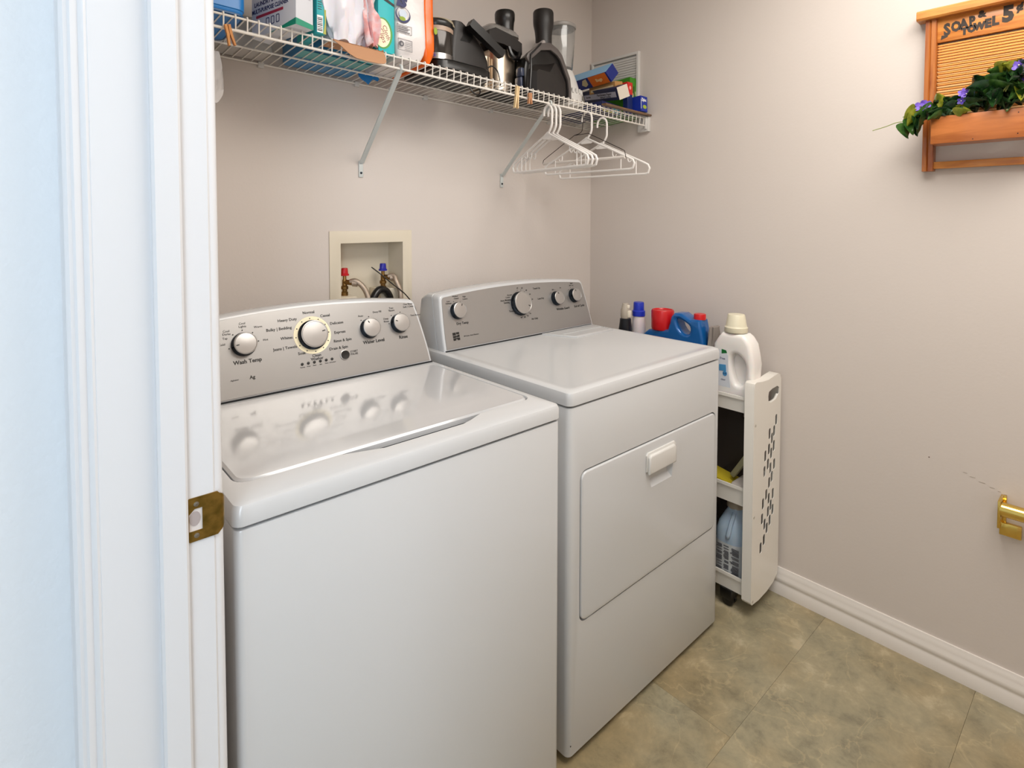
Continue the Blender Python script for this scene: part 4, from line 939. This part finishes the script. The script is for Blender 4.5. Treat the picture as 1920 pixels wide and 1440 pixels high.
lb = B().prism(side([(.983, .870), (.945, .872), (.928, .855), (.9265, .80), (.918, .745), (.983, .745)]), .0006, FL(1.8262)); obj('label', lb, P_('label_pale', 'D9DEE6'), bt)
obj('green_logo', B().prism(side([(.952, .874), (.936, .872), (.932, .863), (.952, .858)]), .0007, FL(1.8262)), P_('logo_green', '0B6B2C'), bt)
obj('blue_patch', B().prism(side([(.960, .820), (.936, .822), (.934, .800), (.960, .798)]), .0007, FL(1.8256)).prism([(-p[0], p[1]) for p in ell(.939, .791, .008, .009, 16)], .0007, FL(1.8256)), P_('patch_blue', '4A94C8'), bt)
b = B().text('free', .012, FL(1.8256) @ T(-.948, .842, 0), .0006).text('clear', .009, FL(1.8256) @ T(-.945, .769, .0), .0006).text('64', .012, FL(1.8254) @ T(-.939, .791, .0003), .0006)
obj('lettering', b, P_('navy', '20285E'), bt)

# blue jug with red caps
bt = thing('blue_jug', 'blue plastic jug with handle and two red caps, behind the white bottle', 'bottle', (1.87, 1.15, ZT))
out = [(1.292, ZT), (1.294, .80), (1.290, .872), (1.262, .895), (1.178, .905), (1.169, .935), (1.164, .957), (1.150, .972), (1.121, .9735), (1.098, .962), (1.084, .954), (1.078, .958), (1.046, .958), (1.040, .930), (1.030, .880), (1.028, .80), (1.032, ZT)]
hole = [(1.1378, .9519), (1.1078, .9446), (1.086, .929), (1.086, .9066), (1.0987, .8983), (1.12, .9046), (1.1353, .9253)]
b = B().prism(side(out), .066, FL(1.905), holes=[side([tuple(p[:2]) for p in smooth_pts([(a, q, 0) for a, q in hole], 3, True)])], bev=.011, seg=4)
obj('jug_body', b, mat('glossy_blue_plastic', '0E5FA6', .22, .15, coat=.5), bt)
obj('cap', B().lathe([(.040, .898), (.0425, .906), (.0430, .968), (.040, .974), (.036, .974), (.034, .970), (.0001, .969)], T(1.872, 1.219, 0), 36), P_('cap_red', 'C8161C', .3), bt, label='large red measuring cap')
obj('spout_cap', B().lathe([(.0215, .957), (.0215, .974), (.020, .977), (.0001, .978)], T(1.872, 1.062, 0), 28), P_('cap_red', 'C8161C', .3), bt, label='small red cap')

# clear bottle with blue cap
bt = thing('squeeze_bottle', 'pale squeeze bottle with a blue cap, behind the red cap', 'bottle', (1.86, 1.288, ZT))
Mc = T(1.865, 1.325, 0)
obj('bottle_body', B().lathe([(.026, ZT), (.028, ZT+.006), (.028, .880), (.027, .905), (.023, .932), (.0215, .938)], Mc, 28), mat('milky_plastic', 'D8CFCF', .3, sss=.3), bt)
obj('cap', B().lathe([(.0255, .937), (.0255, .956), (.0215, .960), (.0205, .988), (.019, .9915), (.0001, .992)], Mc, 28), P_('cap_blue', '1730B0', .35), bt, label='royal blue cap')
# dark bottle with pump
bt = thing('spray_bottle', 'small dark bottle with a pale nozzle, farthest left behind the dryer', 'bottle', (1.87, 1.36, ZT))
Mc = T(1.8155, 1.3525, 0)
def zs(z): return 1.325-(1.325-z)*.97
obj('bottle_body', B().lathe([(.024, ZT), (.027, ZT+.008), (.027, zs(.830)), (.0265, zs(.872)), (.0225, zs(.905)), (.022, zs(.914)), (.0175, zs(.918))], Mc, 24), P_('dark_bottle', '14161C', .3), bt)
obj('nozzle', B().lathe([(.018, zs(.917)), (.0195, zs(.925)), (.0195, zs(.950)), (.0165, zs(.958)), (.0135, zs(.972)), (.011, zs(.978)), (.0001, zs(.979))], Mc, 24), mat('beige_clear', 'CFC4B4', .25, trans=.3), bt, label='pale clear nozzle')
obj('trigger', B().box((-.009, -.0228, zs(.922)), (.009, -.012, zs(.950)), .003, M=Mc).box((-.007, -.0175, zs(.957)), (.007, -.008, zs(.972)), .003, M=Mc), P_('ivory', 'ECE4D0'), bt)
# grey crumpled bag
tag(obj('crumpled_bag', B().loft(lumpy(1.885, 1.010, ZT, .936, .034, .014, 5, 30, 18, 0, .004)), mat('grey_bag', '8C847E', .6), ang=1.0), 'crumpled grey bag between the blue jug and the white bottle', 'bag')
# middle tray: cloths / sponges
ZM = .3712
bt = thing('dish_sponge', 'yellow sponge lying in the middle tray of the cart', 'sponge', (1.86, .95, ZM))
obj('sponge_body', B().box((-.035, -.045, 0), (.035, .045, .030), .006, M=T(1.862, .955, ZM+.020) @ Matrix.Rotation(.35, 4, 'X') @ Matrix.Rotation(.3, 4, 'Z')), mat('yellow_sponge', 'C9B324', .9, bump=(200, .6, .003)), bt)
tag(obj('white_cloth', B().box((-.045, -.02, 0), (.045, .024, .040), .010, 3, M=T(1.862, .890, ZM+.012) @ Matrix.Rotation(.12, 4, 'X')), mat('cloth_white', 'CFC6BE', .9, bump=(80, .5, .004))), 'folded pale cloth beside the yellow sponge', 'cloth')
tag(obj('scrub_brush', B().box((-.012, -.009, 0), (.012, .009, .110), .003, M=T(1.862, .922, ZM+.058) @ Matrix.Rotation(.55, 4, 'X')), P_('olive_tan', 'A39C78', .6)), 'tan wooden brush handle leaning over the yellow sponge', 'brush')
tag(obj('shade_slab', B().loft(lumpy(1.944, 1.130, ZM+.001, .668, .0165, .215, 31, 36, 14, 0, .003)), mat('shade_brown', '3A312B', .6), ang=1.0), 'dark brown slab added as shade along the wall side of the middle tray', 'bag')  # unseen slab, added to give the dark gap above the middle tray
tag(obj('shade_slab', B().loft(lumpy(1.952, 1.160, .0675, .350, .010, .215, 33, 36, 14, 0, .002)), MATS['shade_brown'], ang=1.0), 'dark brown slab added as shade behind the pale blue jug in the bottom tray', 'bag')  # second added slab, darkens the gap above the bottom tray
# bleach jug in the bottom tray
ZL = .0665
bt = thing('bleach_jug', 'pale blue translucent jug with printed label in the bottom tray', 'jug', (1.87, .92, ZL))
Mc = T(1.868, .913, 0)
def jr(k, z): return [(p[0]*k, p[1]*k, z) for p in rr(-.066, .066, -.050, .050, .035, 5)]
obj('jug_body', B().loft([jr(.93, ZL), jr(1, ZL+.01), jr(1, .215), jr(.98, .246), jr(.86, .272), jr(.55, .304), jr(.42, .316), jr(.42, .322)], Mc), mat('blue_translucent', 'A9BDD0', .3, sss=.2), bt)
obj('jug_handle', B().tube(smooth_pts([(-.064, -.004, .236), (-.066, -.008, .246), (-.052, -.010, .280), (-.028, -.010, .308)], 5), .008, 10, Mc), mat('blue_translucent', 'A9BDD0', .3), bt)
obj('cap', B().lathe([(.029, .320), (.029, .337), (.026, .3415), (.0001, .342)], Mc, 24), P_('tan_cap', 'B0A28E', .4), bt)
obj('label', B().loft([[(p[0]*1.012, p[1]*1.012, z) for p in rr(-.066, .066, -.050, .050, .035, 5)] for z in (.095, .214)], Mc, caps=(False, False)), P_('label_grey', 'C8CCCE'), bt)
b = B()
for cidx, (y0, y1) in enumerate(((-.046, -.014), (-.010, .010), (.014, .036))):
    zz = .204
    while zz > .105:
        L = (y1-y0)*random.uniform(.7, 1.0); b.box((-.0678, -y0-L, zz-.0011), (-.0668, -y0, zz+.0011), M=Mc @ Matrix.Scale(-1, 4, (0, 1, 0)))
        zz -= random.choice((.0042, .0042, .0042, .009))
obj('small_print', b, P_('dark_grey', '4A4A52'), bt, kind='stuff')

# ------------------------------------------------------------------ washboard with planter on the right wall
wbx = thing('washboard', 'wooden washboard sign with planter box hanging on the right wall', 'washboard', (XR-.02, .27, 1.46))
Wv = wood('orange_wood_vertical', '944A1A', 'BC7230', (60, 60, 5)); Wh = wood('orange_wood_horizontal', 'BC6C2A', 'DC9444', (60, 6, 60)); Wd = wood('planter_wood', 'A45A22', 'C47538', (60, 5, 45))
XW = XR-.001
YC = .284
for sgn in (1, -1):
    ya = YC+sgn*.143; yb = YC+sgn*.115
    y0, y1 = min(ya, yb), max(ya, yb)
    pf = [(y0, XW), (y1, XW), (y1, XW-.020), (y1-.0015, XW-.028), (y0+.017, XW-.028), (y0+.0145, XW-.025), (y0+.012, XW-.028), (y0+.0015, XW-.028), (y0, XW-.026)]
    obj('side_post', B().prism([(q, p) for p, q in pf], .435, T(0, 0, 1.462)), Wv, wbx)
obj('top_cap', B().prism([(XW, 1.893), (XW-.040, 1.893), (XW-.044, 1.898), (XW-.044, 1.916), (XW-.040, 1.920), (XW, 1.920)], .322, frame((0, YC+.161, 0), (1, 0, 0), (0, 0, 1), (0, -1, 0))), Wh, wbx)
obj('header_board', B().box((XW-.020, YC-.116, 1.826), (XW, YC+.116, 1.897), .0012), Wh, wbx)
rb = []
z = 1.600; prof = []
while z < 1.820:
    p_ = .0132 if z < 1.70 else (.0105 if z < 1.76 else .0078)
    prof += [(-.005, z), (-.012, z+p_*.22), (-.0145, z+p_*.50), (-.012, z+p_*.78), (-.005, z+p_)]; z += p_
prof = [(0, 1.598)]+prof+[(0, z)]
obj('ribbed_panel', B().prism([(XW+a, q) for a, q in prof], .229, frame((0, YC+.1145, 0), (1, 0, 0), (0, 0, 1), (0, -1, 0))), mat('golden_ribs', 'F4C68C', .27, .5), wbx, label='golden ribbed scrubbing panel')
obj('towel_rail', B().box((XW-.022, YC-.116, 1.468), (XW-.006, YC+.116, 1.488), .002), Wh, wbx)
XP = 1.902
pb = obj('planter_front', B().box((XP, .182, 1.531), (XP+.008, .392, 1.605), .001), Wd, wbx)
obj('planter_side', B().box((XP+.008, .382, 1.531), (XW-.028, .392, 1.603), .001), Wd, wbx)
obj('planter_side', B().box((XP+.008, .182, 1.531), (XW-.028, .192, 1.603), .001), Wd, wbx)
obj('planter_bottom', B().box((XP+.008, .192, 1.531), (XW-.028, .382, 1.539)), Wd, wbx)
for y, z in ((.211, 1.594), (.211, 1.541), (.30, 1.536)):
    obj('nail', B().lathe([(.0013, 0), (.0013, .0006)], F_left(XP, y, z), 8), M_chrome, wbx)
b = B(); XL = XW-.0202
fl0 = lambda y, z: F_left(XL, y, z)
for i, (ch_, sz) in enumerate(zip('SOAP', (.044, .036, .035, .034))):
    b.text(ch_, sz, fl0(.377-(0, .020, .037, .055)[i], 1.857+(.0, .004, .007, .010)[i]) @ Matrix.Rotation(.06, 4, 'Z'), .0006, 'CENTER', .0022, .72)
b.text('&', .024, fl0(.3015, 1.881), .0006, 'CENTER', .0016)
for i, ch_ in enumerate('TOWEL'):
    b.text(ch_, (.024, .024, .025, .030, .032)[i], fl0(.338-(0, .0155, .032, .050, .065)[i], 1.8435+.0030*i), .0006, 'CENTER', .0022, .86)
b.text('5', .054, fl0(.247, 1.866), .0006, 'CENTER', .0036, .85); b.text('\u00a2', .030, fl0(.2245, 1.880), .0006, 'CENTER', .0016)
b.prism([(-.0, 0), (.016, .006), (.016, .010), (.002, .012)], .0006, fl0(.391, 1.832))
obj('lettering', b, mat('charred_letters', '33281F', .6), wbx, label='dark SOAP & TOWEL 5\u00a2 lettering')

# artificial violets
vi = thing('violet_plant', 'artificial violets with green leaves and purple flowers in the planter', 'plant', (1.94, .29, 1.54))
def leaf_bm(w, l, cup, flip=1):
    b = B(); n = 5; m = 7; rows_ = []
    for j in range(m+1):
        v = j/m; ww = w*(math.sin(math.pi*min(1, (v*.92+.06)))**.55)*(1-.25*v)
        rows_.append([((i/n*2-1)*ww*.5, v*l, cup*((i/n*2-1)**2)*ww*2-.35*l*v*v+.0015*math.sin(9*v+3*i)) for i in range(n+1)])
    up_ = [p for r in rows_ for p in r]
    t = bmesh.new(); V = [[t.verts.new(p) for p in r] for r in rows_]
    for a, q in zip(V, V[1:]):
        for i in range(n): t.faces.new((a[i], a[i+1], q[i+1], q[i]))
    g = bmesh.ops.solidify(t, geom=t.faces[:], thickness=.0006)
    b._add(t); return b
def leafmat(nm, c1, c2):
    return mat(nm, c1, .24, var=(c2, 55))
LM = [leafmat('leaf_dark', '132A14', '24461F'), leafmat('leaf_mid', '25461D', '4A7030'), leafmat('leaf_yellow', '6E7A1E', 'A3A236'), leafmat('leaf_grey', '2A4A2A', '5E7A4C')]
LP_ = []
for k in range(4):
    for sz in ((.029, .029), (.037, .037)):
        LP_.append((k, mesh_of(leaf_bm(sz[0], sz[1], .5), LM[k])))
rnd = random.Random(11)
def leaf(x, y, z, yaw, pit, rollv, k, big=None):
    me = LP_[k*2+(rnd.randint(0, 1) if big is None else big)][1]
    o = bpy.data.objects.new('leaf', me); COL.objects.link(o); o.parent = vi
    o.location = Vector((x, y, z))-vi.location
    o.rotation_euler = (Matrix.Rotation(yaw, 4, 'Z') @ Matrix.Rotation(pit, 4, 'X') @ Matrix.Rotation(rollv, 4, 'Y')).to_euler()
def hz(y):   # height of the foliage along the box
    if y > .36: return 1.628
    if y > .31: return 1.648
    if y > .27: return 1.672
    return 1.690
for i in range(105):
    y = rnd.uniform(.188, .400); x = rnd.uniform(1.900, 1.955); hgt = hz(y)
    z = 1.600+(hgt-1.606)*rnd.random()**.8-(.010 if x < 1.915 else 0)
    yaw = rnd.gauss(math.pi/2, 1.1)
    leaf(x, y, max(z, 1.598), yaw, rnd.uniform(-.1, 1.1), rnd.uniform(-.5, .5), rnd.choices((0, 1, 2, 3), (6, 4, 1, 2))[0])
for (y, z, k, yaw, pit, x) in ((.420, 1.616, 2, .2, -.1, 1.905), (.414, 1.606, 2, .35, -.3, 1.90), (.425, 1.596, 1, 1.2, -.9, 1.905), (.410, 1.590, 0, .9, -.8, 1.91), (.438, 1.590, 1, .8, -1.0, 1.915), (.402, 1.600, 0, 1.0, -.5, 1.90), (.395, 1.612, 1, .7, .2, 1.90),
                               (.376, 1.630, 2, 1.57, 1.45, 1.900), (.372, 1.625, 0, 1.2, .8, 1.92), (.30, 1.672, 0, 1.5, 1.3, 1.93), (.262, 1.690, 1, 1.2, .8, 1.93), (.245, 1.700, 2, 1.9, 1.0, 1.92), (.232, 1.695, 2, 1.2, .9, 1.915), (.205, 1.70, 1, 1.6, .9, 1.92), (.225, 1.68, 3, 1.6, .4, 1.91), (.200, 1.675, 0, 1.4, .5, 1.905)):
    leaf(x, y, z, yaw, pit, 0, k, 1)
def stem(p, r=.0011, nm='stem'): obj(nm, B().tube(smooth_pts(p, 5), r, 6), mat('stem_green', '8A9A4A', .5), vi)
stem([(1.915, .430, 1.598), (1.915, .470, 1.6030), (1.918, .505, 1.594), (1.92, .5374, 1.587)])
stem([(1.915, .400, 1.620), (1.916, .430, 1.6245), (1.918, .462, 1.6165)])
stem([(1.905, .262, 1.625), (1.905, .236, 1.662), (1.905, .205, 1.706)], .0016)
stem([(1.905, .238, 1.650), (1.905, .222, 1.685), (1.905, .205, 1.712)], .0012)
stem([(1.915, .415, 1.608), (1.910, .413, 1.625), (1.905, .4135, 1.634)], .0010)
stem([(1.935, .33, 1.62), (1.93, .325, 1.65), (1.92, .322, 1.66)], .0010)
M_pet = [mat('violet_petal', '5A3AA8', .5, var=('7A5AC8', 90)), mat('dark_violet_petal', '3F2A86', .5)]
def flower(x, y, z, nrm, sc, k=0, spin=0.0):
    q = Vector(nrm).to_track_quat('Z', 'Y').to_matrix().to_4x4(); M = T(x, y, z) @ q @ Matrix.Rotation(spin, 4, 'Z')
    b = B()
    for i in range(5):
        a = i*2*math.pi/5; Rm = M @ Matrix.Rotation(a, 4, 'Z')
        rg = [(.0005, 0, 0)]+[(.0085*sc+.0062*sc*math.cos(u), .0056*sc*math.sin(u), .002*sc*math.cos(u)) for u in [math.pi*2*j/10+math.pi for j in range(10)]]
        t = bmesh.new(); vs = [t.verts.new(p) for p in rg[1:]]; cv = t.verts.new((.008*sc, 0, -.0008*sc))
        for j in range(10): t.faces.new((vs[j], vs[(j+1) % 10], cv))
        o0 = t.verts.new((0, 0, 0)); t.faces.new((vs[0], vs[1], o0)); t.faces.new((vs[9], vs[0], o0))
        b._add(t, Rm)
    f = obj('flower', b, M_pet[k], vi)
    obj('flower_center', B().lathe([(.0018*sc, 0), (.0016*sc, .002*sc), (.0001, .003*sc)], M, 8), P_('pale_yellow', 'F2EEC8'), f)
flower(1.885, .4120, 1.636, (-1, .2, .25), 1.15)
flower(1.884, .4000, 1.639, (-1, -.2, .2), .9, 0, .6)
flower(1.915, .372, 1.643, (-1, .0, .3), .7, 1)
flower(1.915, .326, 1.664, (-1, .3, .4), .85, 0, .3)
flower(1.910, .3175, 1.658, (-1, -.1, .1), .9)
flower(1.905, .2135, 1.712, (-1, .1, .2), 1.1)
flower(1.905, .2055, 1.700, (-1, -.2, .1), .9, 1, .4)
flower(1.905, .2045, 1.684, (-1, 0, -.1), .95)
flower(1.904, .327, 1.640, (-1, .2, .0), .7, 1)

# ------------------------------------------------------------------ brass wall bracket cut by the frame
bk = thing('brass_bracket', 'shiny brass wall bracket with a horizontal bar at the right edge', 'bracket', (XR, .2, .52))
b = B().box((1.996, .2185, .492), (XR-.0005, .231, .573), .001)
b.box((1.945, .2245, .500), (1.997, .231, .573), .0008)
obj('side_arm', b, M_brass, bk)
obj('lower_tab', B().box((1.990, .186, .466), (XR-.0005, .2315, .5005), .0015), M_brass, bk)
obj('bar', B().tube([(1.962, .2245, .548), (1.962, .08, .548)], .0185, 20).tube([(1.962, .2245, .548), (1.962, .2265, .548)], .0205, 20), M_brass, bk)
b = B().box((1.945, .074, .500), (XR-.0005, .080, .573), .0008); obj('side_arm', b, M_brass, bk)
